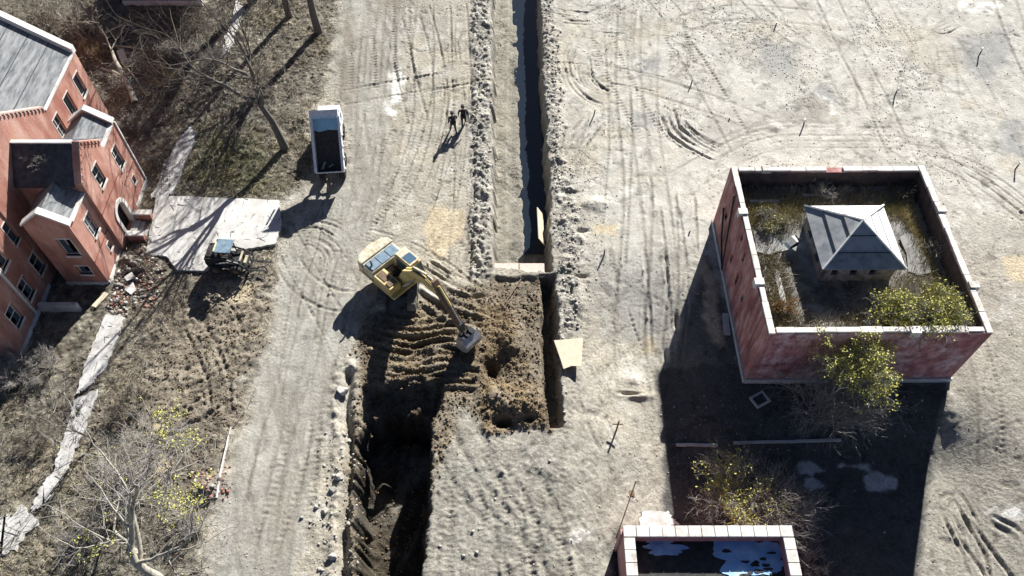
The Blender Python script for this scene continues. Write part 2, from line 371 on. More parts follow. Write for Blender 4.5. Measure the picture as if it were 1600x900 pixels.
col = lay(col, 1 - sstep(-.05, .42, cut), (.034, .028, .022), 0.96); col = lay(col, upper * (1 - cutm), (.075, .055, .035), 0.9); col = lay(col, (1 - sstep(-.3, .3, shelf)), (.07, .058, .042), 0.8)  # cut, upper step and shelf: deep shade painted into the soil colour
col = lay(col, (1 - sstep(-.1, .1, top_tr)), (.20, .185, .155), 0.85)  # floor tone lowered for the shade under the east bank
col = lay(col, (1 - sstep(-.1, .1, led)) * (1 - sstep(-.1, .1, top_tr)), (.27, .245, .20), 0.6)  # ledge painted lighter as the sunlit side of the floor
col = lay(col, berm, (.38, .36, .32), 0.6); col = lay(col, fringe, (.38, .355, .31), 0.7)
col = lay(col, (berm + .8 * fringe) * sstep(0.02, .35, fbm(X, Y, .7, 4, 8)), (.15, .135, .115), 0.65)
col = lay(col, (1 - leftveg) * (1 - .6 * road) * sstep(0.12, .5, fbm(X, Y, 1.6, 5, 2)), (.30, .275, .235), 0.35)
col = lay(col, brown * sstep(0.1, .5, fbm(X, Y, .5, 3, 5)), (.09, .06, .035), 0.6)
col = lay(col, lot_shade, (.07, .07, .067), 0.95); col = lay(col, alley_shade, (.085, .08, .07), 0.8)  # ground darkened in the outline of the square building's cast shadow
for sl_ in [pmask(q, .12, .5) for q in ([(1368, 728), (1418, 732), (1415, 752), (1360, 752)], [(1262, 714), (1310, 716), (1305, 722), (1262, 722)], [(1318, 706), (1372, 712), (1368, 718), (1320, 716)], [(1272, 732), (1300, 744), (1272, 744)])]:
    col = lay(col, sl_, (.50, .50, .48), 0.85)
wetm = sstep(.42, .62, fbm(X, Y, 4.5, 4, 12)) * (1 - leftveg) * (1 - lot_shade); col = lay(col, wetm, (.19, .17, .14), 0.4)
for m in tanp: col = lay(col, m, (.47, .39, .27), 0.95)
for m in whitep: col = lay(col, m * sstep(-.35, .25, n3 + .4 * NW1), (.66, .64, .60), 0.9)
for m in wetgrey: col = lay(col, m, (.25, .245, .235), 0.75)
red = np.clip(mound(325, 765, 1, 1.0, 0.9), 0, 1); col = lay(col, red * sstep(-.2, .3, n3), (.29, .19, .15), 0.5)
col = lay(col, np.clip(trk, 0, 1) * (1 - lot_shade), (.19, .17, .14), 0.38 )
col *= (1 + 0.16 * n3 + 0.10 * NW3 + 0.08 * n2)[..., None]
col *= (1 - .30 * pit * (1 - .5 * road))[..., None]; col *= (1 - .22 * scar * (1 - road))[..., None]
col *= C3(.972, .988, .978)
col = np.clip(col, 0.01, 0.9)
grit = np.clip(0.74 - 0.33 * pale - 0.22 * road + 0.45 * leftveg + 0.5 * dug + 0.3 * fringe + 0.15 * sstep(0, .6, n2), 0.15, 1)

# ------------------------------------------------------------------ materials
MATS = {}
def nodes(name):
    m = bpy.data.materials.new(name); m.use_nodes = True
    nt = m.node_tree; b = nt.nodes['Principled BSDF']
    b.inputs['Specular IOR Level'].default_value = 0.25
    return m, nt, b
def mat(name, c, rough=0.9, c2=None, scale=3.0, c3=None, scale2=0.7, bump=0.0, bscale=20.0, metal=0.0, spec=0.25, stretch=(1, 1, 1), detail=8, lo=.38, hi=.62):
    if name in MATS: return MATS[name]
    m, nt, b = nodes(name); N = nt.nodes; L = nt.links
    b.inputs['Roughness'].default_value = rough; b.inputs['Metallic'].default_value = metal; b.inputs['Specular IOR Level'].default_value = spec
    tc = N.new('ShaderNodeTexCoord'); mp = N.new('ShaderNodeMapping'); mp.inputs['Scale'].default_value = stretch
    L.new(tc.outputs['Object'], mp.inputs[0])
    def noise(s, d=detail):
        n = N.new('ShaderNodeTexNoise'); n.inputs['Scale'].default_value = s; n.inputs['Detail'].default_value = d; n.inputs['Roughness'].default_value = 0.65
        L.new(mp.outputs[0], n.inputs['Vector']); return n
    def mix(fac, a, bb):
        x = N.new('ShaderNodeMix'); x.data_type = 'RGBA'
        L.new(fac, x.inputs[0])
        for s, v in ((6, a), (7, bb)):
            if isinstance(v, tuple): x.inputs[s].default_value = v + (1,)
            else: L.new(v, x.inputs[s])
        return x.outputs[2]
    cur = c
    def fac(s):
        r = N.new('ShaderNodeMapRange'); r.inputs['From Min'].default_value = lo; r.inputs['From Max'].default_value = hi
        L.new(noise(s).outputs[0], r.inputs[0]); return r.outputs[0]
    if c2: cur = mix(fac(scale), cur, c2)
    if c3: cur = mix(fac(scale2), cur, c3)
    if isinstance(cur, tuple): b.inputs['Base Color'].default_value = cur + (1,)
    else: L.new(cur, b.inputs['Base Color'])
    if bump:
        bn = N.new('ShaderNodeBump'); bn.inputs['Strength'].default_value = bump; bn.inputs['Distance'].default_value = 0.05
        L.new(noise(bscale).outputs[0], bn.inputs['Height']); L.new(bn.outputs[0], b.inputs['Normal'])
    MATS[name] = m; return m

def ground_mat():
    m, nt, b = nodes('soil'); N = nt.nodes; L = nt.links
    b.inputs['Roughness'].default_value = 0.95; b.inputs['Specular IOR Level'].default_value = 0.12
    a = N.new('ShaderNodeAttribute'); a.attribute_name = 'soil'
    tc = N.new('ShaderNodeTexCoord')
    def noise(s, d, r=.65):
        n = N.new('ShaderNodeTexNoise'); n.inputs['Scale'].default_value = s; n.inputs['Detail'].default_value = d; n.inputs['Roughness'].default_value = r
        L.new(tc.outputs['Object'], n.inputs['Vector']); return n.outputs[0]
    def rng(v, a0, a1, b0, b1):
        r = N.new('ShaderNodeMapRange'); r.inputs[1].default_value = a0; r.inputs[2].default_value = a1; r.inputs[3].default_value = b0; r.inputs[4].default_value = b1
        L.new(v, r.inputs[0]); return r.outputs[0]
    v1 = rng(noise(7, 6), .3, .7, -.45, .45); v2 = rng(noise(1.3, 7), .3, .7, -.16, .16)
    m1 = N.new('ShaderNodeMath'); m1.operation = 'MULTIPLY_ADD'; L.new(v1, m1.inputs[0]); L.new(a.outputs['Alpha'], m1.inputs[1]); m1.inputs[2].default_value = 1.0
    mu = N.new('ShaderNodeMath'); mu.operation = 'ADD'; L.new(m1.outputs[0], mu.inputs[0]); L.new(v2, mu.inputs[1])
    vm = N.new('ShaderNodeVectorMath'); vm.operation = 'SCALE'; L.new(a.outputs['Color'], vm.inputs[0]); L.new(mu.outputs[0], vm.inputs['Scale'])
    L.new(vm.outputs[0], b.inputs['Base Color'])
    b1 = N.new('ShaderNodeBump'); b1.inputs['Strength'].default_value = 0.9; b1.inputs['Distance'].default_value = 0.12
    L.new(a.outputs['Alpha'], b1.inputs['Strength']); L.new(noise(5, 8, .68), b1.inputs['Height']); L.new(b1.outputs[0], b.inputs['Normal'])
    return m

# ------------------------------------------------------------------ object helpers
def tag(o, label=None, cat=None, group=None, kind=None):
    if label: o['label'] = label
    if cat: o['category'] = cat
    if group: o['group'] = group
    if kind: o['kind'] = kind
    return o
def thing(name, label, cat, loc=(0, 0, 0), rz=0.0, group=None):
    o = bpy.data.objects.new(name, None); COL.objects.link(o); o.location = loc; o.rotation_euler = (0, 0, rz)
    o.empty_display_size = 0.3
    return tag(o, label, cat, group)
def link(name, me, m, parent=None):
    o = bpy.data.objects.new(name, me); COL.objects.link(o)
    for q in (m if isinstance(m, (list, tuple)) else [m]): me.materials.append(q)
    if parent: o.parent = parent
    return o
def copy_tree(o, parent=None):
    c = o.copy(); COL.objects.link(c); c.parent = parent
    for ch in list(o.children): copy_tree(ch, c)
    return c

class MB:
    def __init__(s): s.v = []; s.f = []; s.mi = []
    def add(s, vs, fs, mi=0):
        n = len(s.v); s.v += [tuple(v) for v in vs]; s.f += [tuple(n + i for i in f) for f in fs]; s.mi += [mi] * len(fs); return s
    def box(s, x0, x1, y0, y1, z0, z1, M=None, mi=0):
        vs = [(x, y, z) for z in (z0, z1) for x, y in ((x0, y0), (x1, y0), (x1, y1), (x0, y1))]
        if M is not None: vs = [M @ Vector(v) for v in vs]
        return s.add(vs, [(0, 3, 2, 1), (4, 5, 6, 7), (0, 1, 5, 4), (1, 2, 6, 5), (2, 3, 7, 6), (3, 0, 4, 7)], mi)
    def prism(s, pts, d, M=None, mi=0, axis='y', c=0.0):
        """outline pts (a,b) extruded by d around c; axis y: (x,z) outline, axis x: (y,z) outline, axis z: (x,y)"""
        n = len(pts); vs = []
        for k in (c - d / 2, c + d / 2):
            for a, b_ in pts:
                vs.append({'y': (a, k, b_), 'x': (k, a, b_), 'z': (a, b_, k)}[axis])
        if M is not None: vs = [M @ Vector(v) for v in vs]
        fs = [tuple(range(n)), tuple(range(2 * n - 1, n - 1, -1))] + [(i, (i + 1) % n, n + (i + 1) % n, n + i) for i in range(n)]
        return s.add(vs, fs, mi)
    def tube(s, pts, rads, n=8, M=None, mi=0, cap=True):
        pts = [Vector(p) for p in pts]
        if M is not None: pts = [M @ p for p in pts]
        if not isinstance(rads, (list, tuple)): rads = [rads] * len(pts)
        vs = []; fs = []; up = Vector((0.31, 0.17, 0.93))
        for i, p in enumerate(pts):
            t = (pts[min(i + 1, len(pts) - 1)] - pts[max(i - 1, 0)])
            t = t.normalized() if t.length > 1e-9 else Vector((0, 0, 1))
            a = t.cross(up)
            if a.length < 0.1: a = t.cross(Vector((1, 0, 0)))
            a.normalize(); b_ = t.cross(a)
            for k in range(n):
                q = 2 * PI * k / n
                vs.append(p + (a * math.cos(q) + b_ * math.sin(q)) * rads[i])
        for i in range(len(pts) - 1):
            for k in range(n):
                fs.append((i * n + k, i * n + (k + 1) % n, (i + 1) * n + (k + 1) % n, (i + 1) * n + k))
        if cap and n > 2: fs += [tuple(range(n - 1, -1, -1)), tuple(range((len(pts) - 1) * n, len(pts) * n))]
        return s.add(vs, fs, mi)
    def build(s, name, m, parent=None, bevel=0.0, smooth=False):
        me = bpy.data.meshes.new(name); me.from_pydata(s.v, [], s.f)
        o = link(name, me, m, parent)
        if len(me.materials) > 1: me.polygons.foreach_set('material_index', s.mi)
        bm = bmesh.new(); bm.from_mesh(me); bmesh.ops.recalc_face_normals(bm, faces=bm.faces)
        if bevel: bmesh.ops.bevel(bm, geom=[e for e in bm.edges if len(e.link_faces) == 2 and e.calc_face_angle(0) > 0.5], offset=bevel, segments=2, profile=0.6, affect='EDGES', clamp_overlap=True)
        bm.to_mesh(me); bm.free()
        if smooth: me.polygons.foreach_set('use_smooth', [True] * len(me.polygons))
        me.update(); return o

def sep(mb, name, m, parent=None, **k):
    """every 8-vertex block of the collector becomes an object of its own"""
    out = []
    for i in range(len(mb.v) // 8):
        q = MB(); q.v = mb.v[8 * i:8 * i + 8]; q.f = [tuple(j - 8 * i for j in f) for f in mb.f[6 * i:6 * i + 6]]; q.mi = [0] * 6
        out.append(q.build(name, m, parent, **k))
    return out

def np_mesh(name, verts, faces, m, parent=None, smooth=False):
    """verts (n,3), faces (m,k) arrays"""
    me = bpy.data.meshes.new(name); verts = np.asarray(verts, np.float32); faces = np.asarray(faces, np.int32)
    me.vertices.add(len(verts)); me.vertices.foreach_set('co', verts.ravel())
    k = faces.shape[1]; me.loops.add(faces.size); me.loops.foreach_set('vertex_index', faces.ravel())
    me.polygons.add(len(faces)); me.polygons.foreach_set('loop_start', np.arange(0, faces.size, k, dtype=np.int32))
    me.polygons.foreach_set('loop_total', np.full(len(faces), k, np.int32))
    if smooth: me.polygons.foreach_set('use_smooth', np.ones(len(faces), bool))
    me.update(calc_edges=True); me.validate()
    return link(name, me, m, parent)

# ground object
idx = np.arange(NX * NY).reshape(NY, NX)
F = np.stack([idx[:-1, :-1], idx[:-1, 1:], idx[1:, 1:], idx[1:, :-1]], -1).reshape(-1, 4)
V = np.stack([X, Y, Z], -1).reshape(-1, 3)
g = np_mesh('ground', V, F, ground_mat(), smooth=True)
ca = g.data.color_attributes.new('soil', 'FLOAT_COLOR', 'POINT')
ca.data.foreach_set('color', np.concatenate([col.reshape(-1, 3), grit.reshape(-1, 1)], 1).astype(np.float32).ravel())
tag(g, 'bare graded soil of the work site', None, None, 'structure')
del F, V

def onX(px, py, x):
    a = at(px, py, -5); b = at(px, py, 30); t = (x - a[0]) / (b[0] - a[0])
    return (a[1] + (b[1] - a[1]) * t, -5 + 35 * t)
def GHv(x, y):
    i = np.clip(np.searchsorted(GX, x) - 1, 0, NX - 2); j = np.clip(np.searchsorted(GY, y) - 1, 0, NY - 2)
    tx = (x - GX[i]) / (GX[i + 1] - GX[i]); ty = (y - GY[j]) / (GY[j + 1] - GY[j])
    return (Z[j, i] * (1 - tx) + Z[j, i + 1] * tx) * (1 - ty) + (Z[j + 1, i] * (1 - tx) + Z[j + 1, i + 1] * tx) * ty

# materials ----------------------------------------------------------------
salmon = mat('salmon_brick', (.46, .23, .17), .95, (.56, .36, .29), 1.3, (.29, .125, .095), .55, .6, 18, stretch=(1, 1, .45), lo=.42, hi=.66)
redwall = mat('weathered_red_brick', (.37, .155, .14), .95, (.50, .36, .35), 2.8, (.20, .08, .08), 1.2, .8, 10, stretch=(1, 1, .3), lo=.42, hi=.64)
redwall_s = mat('pale_stained_red_brick', (.42, .20, .195), .95, (.60, .49, .50), .8, (.24, .09, .095), 2.2, .8, 10, stretch=(.7, 1, .6), lo=.42, hi=.62)
pinkwall = mat('pink_rendered_brick', (.42, .20, .19), .9, (.48, .28, .26), 1.5, None, 1, .3, 20)
stone = mat('pale_stone', (.60, .57, .52), .9, (.36, .33, .29), 3.5, (.68, .65, .60), 1.0, .2, 25)
white_trim = mat('white_painted_trim', (.66, .64, .60), .9, (.36, .33, .30), 3.2, (.72, .70, .66), .8, .3, 16)
slate = mat('weathered_roll_roofing', (.15, .16, .168), .95, (.07, .075, .08), 4.0, (.25, .255, .255), 2.2, .3, 20, stretch=(2.5, .35, 1))
slate_dark = mat('dark_roofing', (.075, .08, .09), .85, (.04, .042, .05), 2.5, None, 1, .3, 20)
cup_shaded = mat('shaded_roofing_sheet', (.22, .235, .25), .85, (.14, .155, .17), 3, (.32, .33, .33), .8, .3, 24)  # cupola roofing darkened for the slopes turned from the sun
cup_sunlit = mat('sunlit_roofing_sheet', (.66, .65, .62), .85, (.46, .45, .43), 3, (.76, .75, .72), .9, .4, 24)  # same roofing paled for the sunlit slopes, also on the ridge caps
dark_in = mat('dark_interior', (.02, .02, .022), .9)  # near-black colour stands for the shade inside openings
glass = mat('dusty_glass', (.05, .07, .09), .15, spec=.6)
concrete = mat('old_concrete', (.50, .49, .46), .9, (.36, .345, .31), 1.2, (.56, .55, .52), .35, .25, 12)
concrete_rough = mat('broken_concrete', (.50, .49, .47), .9, (.30, .28, .25), 2.2, (.56, .55, .53), .7, .5, 8)
wood_pale = mat('pale_plywood', (.62, .53, .40), .8, (.54, .45, .33), 3)
wood = mat('raw_timber', (.42, .32, .21), .85, (.30, .22, .15), 6, bump=.3)
pinkboard = mat('pinkish_formwork_concrete', (.60, .50, .43), .85, (.50, .40, .34), 4, bump=.2)
bark = mat('grey_bark', (.16, .145, .125), .95, (.10, .09, .08), 9, bump=.4)
bark_pale = mat('pale_grey_bark', (.42, .39, .32), .95, (.27, .25, .20), 7, bump=.4)
twig_m = mat('bare_twigs', (.155, .13, .105), .95, (.10, .085, .07), 4)
twig_grey = mat('grey_twigs', (.36, .34, .31), .95, (.22, .20, .18), 4)
bud = mat('yellow_green_buds', (.54, .50, .12), .85, (.33, .34, .10), 2)
bud2 = mat('dull_green_buds', (.22, .23, .085), .85, (.30, .27, .12), 3)
dryleaf = mat('dry_grass_blades', (.24, .215, .155), .95, (.14, .125, .07), 1.2, (.33, .28, .18), .5)
khaki = mat('khaki_roof_growth', (.38, .33, .16), .9, (.27, .25, .11), 1.2, (.46, .40, .24), .6)
greenleaf = mat('rough_green_growth', (.20, .21, .07), .9, (.32, .28, .12), 1.5)
steel_dark = mat('dark_machine_paint', (.022, .024, .027), .45, (.045, .045, .045), 6)
rubber = mat('black_rubber', (.018, .018, .018), .8, (.05, .045, .04), 9)
yellow = mat('worn_machine_yellow', (.64, .44, .08), .5, (.36, .27, .12), 2.2, (.68, .56, .28), 1.0)
cream = mat('dusty_cream_panel', (.66, .60, .45), .55, (.36, .31, .21), 3.2)
steel = mat('worn_bare_steel', (.50, .50, .49), .4, (.33, .31, .28), 6, metal=.4)
rust = mat('dirty_brown_steel', (.20, .13, .08), .7, (.11, .08, .055), 6)
trackm = mat('dusty_track_steel', (.24, .22, .19), .8, (.10, .09, .08), 8)
tglass = mat('blue_tinted_glass', (.07, .13, .19), .12, spec=.8)
hood = mat('grey_blue_hood', (.22, .30, .36), .3, (.14, .20, .25), 4, spec=.5)
truck_white = mat('worn_white_truck_paint', (.82, .82, .80), .5, (.62, .61, .58), 6)
skylit_blue = mat('blue_and_skylit_pale_paint', (.50, .76, .90), .6, (.40, .60, .74), 4)  # on the truck: pale paint with blue skylight put into the colour
bed_dark = mat('dirty_steel_bed', (.11, .085, .07), .8, (.05, .045, .04), 5)
bluewall = mat('blue_grey_cladding', (.30, .34, .42), .7, (.22, .25, .31), 2)
membrane = mat('sky_tinted_membrane', (.24, .50, .85), .45, (.06, .17, .36), 2.6, (.50, .72, .92), 1.3)  # pale membrane in shade, blue of the sky painted into its colour
roofdirt = mat('roof_dirt', (.13, .12, .10), .95, (.055, .052, .048), 1.6, (.34, .33, .31), .45, .8, 7)
tarblack = mat('black_tar_roof', (.03, .03, .032), .7, (.06, .058, .05), 3)
pvc = mat('white_pvc', (.75, .75, .73), .5)
brickred = mat('loose_red_brick', (.28, .15, .115), .9, (.28, .12, .09), 9)
gravel = mat('loose_stone', (.33, .305, .265), .95, (.20, .18, .15), 1.5, (.42, .40, .36), .7)
soilclod = mat('brown_clods', (.19, .14, .085), .95, (.11, .08, .05), 3)

# wall with openings ----------------------------------------------------------
def wall(mb, p0, u, L, z0, z1, n_in, t, holes=()):
    """outer face starts at p0 along u for L; thickness t along n_in"""
    ss = sorted({0.0, L} | {h[0] for h in holes} | {h[1] for h in holes})
    for a, b in zip(ss[:-1], ss[1:]):
        m = (a + b) / 2; zz = [(z0, z1)]
        for h in holes:
            if h[0] < m < h[1]:
                new = []
                for q0, q1 in zz:
                    if h[3] <= q0 or h[2] >= q1: new.append((q0, q1)); continue
                    if h[2] > q0: new.append((q0, h[2]))
                    if h[3] < q1: new.append((h[3], q1))
                zz = new
        for q0, q1 in zz:
            c = [(p0[0] + u[0] * s + n_in[0] * w, p0[1] + u[1] * s + n_in[1] * w) for s, w in ((a, 0), (b, 0), (b, t), (a, t))]
            mb.add([(x, y, q0) for x, y in c] + [(x, y, q1) for x, y in c], [(0, 1, 2, 3), (7, 6, 5, 4), (0, 4, 5, 1), (1, 5, 6, 2), (2, 6, 7, 3), (3, 7, 4, 0)])
def window(parent, p0, u, n_in, s0, s1, za, zb, style=0, seed=0):
    """derelict window in an opening: frame bars, sill, lintel and an aged pane"""
    rr = random.Random(seed)
    def pt(s, w, z): return (p0[0] + u[0] * s + n_in[0] * w, p0[1] + u[1] * s + n_in[1] * w, z)
    def bar(mb, a, b, c, d, w0, w1):
        vs = [pt(s, w, z) for z in (c, d) for s, w in ((a, w0), (b, w0), (b, w1), (a, w1))]
        mb.add(vs, [(0, 3, 2, 1), (4, 5, 6, 7), (0, 1, 5, 4), (1, 2, 6, 5), (2, 3, 7, 6), (3, 0, 4, 7)])
    f = MB(); k = .045
    bar(f, s0, s0 + k, za, zb, .14, .2); bar(f, s1 - k, s1, za, zb, .14, .2)
    bar(f, s0 + k, s1 - k, zb - k, zb, .14, .2); bar(f, s0 + k, s1 - k, za, za + k, .14, .2)
    if rr.random() < .5: bar(f, s0 + k, s1 - k, (za + zb) / 2 - .03, (za + zb) / 2 + .03, .15, .19)
    if rr.random() < .4: bar(f, (s0 + s1) / 2 - .025, (s0 + s1) / 2 + .025, (za + zb) / 2 + .03 if rr.random() < .5 else za + k, zb - k, .151, .188)
    o = f.build('window', white_trim, parent)
    s = MB(); bar(s, s0 - .06, s1 + .06, za - .13, za, -.07, .13); s.build('sill', stone, o)
    s = MB(); bar(s, s0 - .03, s1 + .03, zb, zb + .09, -.02, .12); bar(s, s1, s1 + .06, za + .1, zb, -.018, .1); s.build('trim', white_trim, o)
    s = MB(); q = rr.random()
    if q < .22: bar(s, s0 + k, s1 - k, za + k + (zb - za) * (.0 if q < .2 else .5), zb - k, .166, .174)
    else: bar(s, s0 + k, (s0 + s1) / 2, za + k, zb - k, .166, .174)
    s.build('pane', glass, o)

# ------------------------------------------------------------------ brick building (west)
B = thing('brick_building', 'salmon brick symmetrical building with gabled wings and empty windows on the west edge', 'building', (-30, 34.25, 0))
def rel(o, root): o.parent = root; o.matrix_parent_inverse = Matrix.Translation(-Vector(root.location))
class PB(MB):
    """build in world coordinates under a thing"""
    def build(s, name, m, parent=None, **k):
        if parent is not None and parent.type == 'EMPTY':
            L = Vector(parent.location); R = Matrix.Rotation(-parent.rotation_euler.z, 4, 'Z')
            s.v = [tuple(R @ (Vector(v) - L)) for v in s.v]
        return MB.build(s, name, m, parent, **k)
E_, Wn = (0, -1), (-1, 0)
def eastwall(name, x, y0, y1, z0, z1, holes, m=salmon, t=.35, wins=True, seed=0):
    """wall facing east at x between y0<y1; holes in (ycentre, width, za, zb)"""
    hs = [(y1 - (yc + w / 2), y1 - (yc - w / 2), za, zb) for yc, w, za, zb in holes]
    mb = PB(); wall(mb, (x, y1), (0, -1), y1 - y0, z0, z1, (-1, 0), t, hs); o = mb.build(name, m, B)
    return hs
def wins(x, y1, hs, seed, off=B):
    global MBsave
    for i, h in enumerate(hs):
        window(HB, (x, y1), (0, -1), (-1, 0), *h, seed=seed + i)
# helper root shift: windows use world coordinates, so wrap MB.build for children of B
_MBbuild = MB.build
def _wb(s, name, m, parent=None, **k):
    if parent is not None and getattr(parent, 'get', None) and (parent.get('_w') or parent.name.startswith('brick_building')):
        L = Vector(B.location); s.v = [tuple(Vector(v) - L) for v in s.v]
        o = _MBbuild(s, name, m, parent, **k); o['_w'] = 1; return o
    return _MBbuild(s, name, m, parent, **k)
MB.build = _wb; PB.build = _wb; HB = B

mainh = [(yc, .9, 4.35, 6.0) for yc in (43.1, 41.05, 38.95, 30.0, 28.0, 26.0)] + [(yc, .9, 1.25, 2.8) for yc in (30.0, 28.0, 26.0)]
hs = eastwall('wall', -30, 24.3, 44.4, -.3, 7.0, mainh); wins(-30, 44.4, hs, 5)
mb = PB(); wall(mb, (-42, 24.3), (1, 0), 11.65, -.3, 7.0, (0, 1), .35, [(2 + 2.4 * k, 2.9 + 2.4 * k, 1.25, 2.8) for k in range(4)]); mb.build('wall', salmon, B)
mb = PB(); mb.box(-42, -30.35, 44.05, 44.4, -.3, 7.0).box(-42, -41.65, 24.65, 44.05, -.3, 7.0); sep(mb, 'wall', salmon, B)
RI = 0.78
def rz_(x): return 7.0 + (-30.0 - x) * RI if x > -36 else 7.0 + (x + 42.0) * RI
for ya, yb in ((24.65, 44.04),):
    mb = PB(); mb.prism([(-29.95, 6.95), (-36, rz_(-36) - .03), (-42.05, 6.95), (-42.05, 7.05), (-36, rz_(-36) + .09), (-29.95, 7.08)], yb - ya, axis='y', c=(ya + yb) / 2)
    rf_ = mb.build('roof', slate, B)
    mb = PB()
    for k in range(1, 7):
        xx_ = -30.2 - .95 * k; mb.prism([(xx_, rz_(xx_) + .08), (xx_ + .05, rz_(xx_ + .05) + .08), (xx_ + .05, rz_(xx_ + .05) + .115), (xx_, rz_(xx_) + .115)], yb - ya - .1, axis='y', c=(ya + yb) / 2)
    sep(mb, 'roofing_seam', slate_dark, rf_)
for yc_ in (44.225, 24.475):
    PB().prism([(-30, 7.0), (-42, 7.0), (-36, 11.68)], .35, axis='y', c=yc_).build('gable_wall', salmon, B)
    PB().prism([(-29.9, 6.98), (-29.9, 7.45), (-36, 12.2), (-42.1, 7.45), (-42.1, 6.98), (-36, 11.73)], .46, axis='y', c=yc_ + (.01 if yc_ > 30 else -.01)).build('coping', white_trim, B)
PB().box(-30.2, -29.88, 38.42, 43.98, 7.003, 7.14).build('coping', white_trim, B)
PB().box(-30.2, -29.88, 24.72, 30.1, 7.003, 7.14).build('coping', white_trim, B)
# central pediment of the main block
mb = PB(); mb.prism([(30.2, 3.0), (38.3, 3.0), (38.3, 7.3), (34.25, 10.4), (30.2, 7.3)], .42, axis='x', c=-30.12); mb.build('gable_wall', salmon, B)
mb = PB(); mb.prism([(30.3, 6.81), (38.2, 6.81), (38.2, 6.95), (34.25, 9.95), (30.3, 6.95)], 5.4, axis='x', c=-33.05); mb.build('roof', slate, B)
def raked(ya, za, yb, zb, x0, x1, th, name='coping', m=white_trim, dent=True):
    mb = PB(); mb.prism([(ya, za), (yb, zb), (yb, zb + th), (ya, za + th)], x1 - x0, axis='x', c=(x0 + x1) / 2)
    if dent:
        n = int(abs(yb - ya) / .3)
        for k in range(n):
            t = (k + .5) / n; y = ya + (yb - ya) * t; z = za + (zb - za) * t
            mb.box(x1 - .1, x1 + .02, y - .05, y + .05, z - .20, z - .02)
    mb.build(name, m, B)
raked(38.42, 7.26, 34.25, 10.43, -30.4, -29.86, .12, m=mat('pale_pink_cornice', (.56, .42, .36), .9, (.42, .29, .24), 3)); raked(34.25, 10.43, 30.08, 7.26, -30.4, -29.86, .12, m=MATS['pale_pink_cornice'])
# entrance wing with its own gable
X0 = -25.9
hs = eastwall('wall', X0, 32.45, 36.0, -.3, 6.7, [(34.25, .9, 4.7, 6.25), (34.25, 1.3, .25, 2.75)])
window(B, (X0, 36.0), (0, -1), (-1, 0), *hs[0], seed=3)
mb = PB(); mb.box(-29.9, X0 - .35, 32.45, 32.8, -.3, 6.7).box(-29.9, X0 - .35, 35.65, 36.0, -.3, 6.7); sep(mb, 'wall', salmon, B)
mb = PB(); mb.prism([(32.45, 6.7), (36.0, 6.7), (34.225, 8.3)], .35, axis='x', c=X0 - .175); mb.build('gable_wall', salmon, B)
mb = PB(); mb.prism([(32.2, 6.55), (34.225, 8.25), (36.25, 6.55), (36.25, 6.68), (34.225, 8.38), (32.2, 6.68)], 3.62, axis='x', c=X0 - .36 - 1.81); mb.build('roof', slate_dark, B)  # darker roofing carries the shade of the south slope
mb = PB(); mb.box(-29.9, X0 - .36, 34.1, 34.35, 8.36, 8.47); mb.build('ridge_cap', white_trim, B)
raked(36.1, 6.68, 34.225, 8.34, X0 - .38, X0 + .08, .1, m=salmon); raked(34.225, 8.34, 32.35, 6.68, X0 - .38, X0 + .08, .1, m=salmon)
# round arch
mb = PB(); mb.box(X0 - .5, X0 - .45, 33.6, 34.9, .25, 2.75); ar = mb.build('entrance_dark_panel', dark_in, B)  # dark panel painted as the unlit inside of the arch
mb = PB(); n = 14; cy, cz = 34.25, 2.05
for k in range(n):
    a0, a1 = PI * k / n, PI * (k + 1) / n
    q = [(cy + r * math.cos(a), cz + r * math.sin(a)) for r, a in ((.62, a0), (.9, a0), (.9, a1), (.62, a1))]
    mb.prism(q, .34, axis='x', c=X0 - .1)
mb.box(X0 - .27, X0 + .07, 33.36, 33.62, .25, 2.05).box(X0 - .27, X0 + .07, 34.88, 35.14, .25, 2.05); mb.build('arch_surround', stone, B)
mb = PB()
for k in range(4): mb.box(X0, X0 + 1.35 - .3 * k, 33.62, 34.88, -.2 + .14 * k, -.06 + .14 * k)
mb.build('steps', concrete_rough, B)
for y in (33.2, 35.05):
    mb = PB(); mb.box(X0 + .075, X0 + 1.2, y, y + .3, -.2, .75); o = mb.build('porch_wall', salmon, B)
    mb = PB(); mb.box(X0 + .08, X0 + 1.28, y - .06, y + .36, .753, .86); mb.build('cap', stone, o)
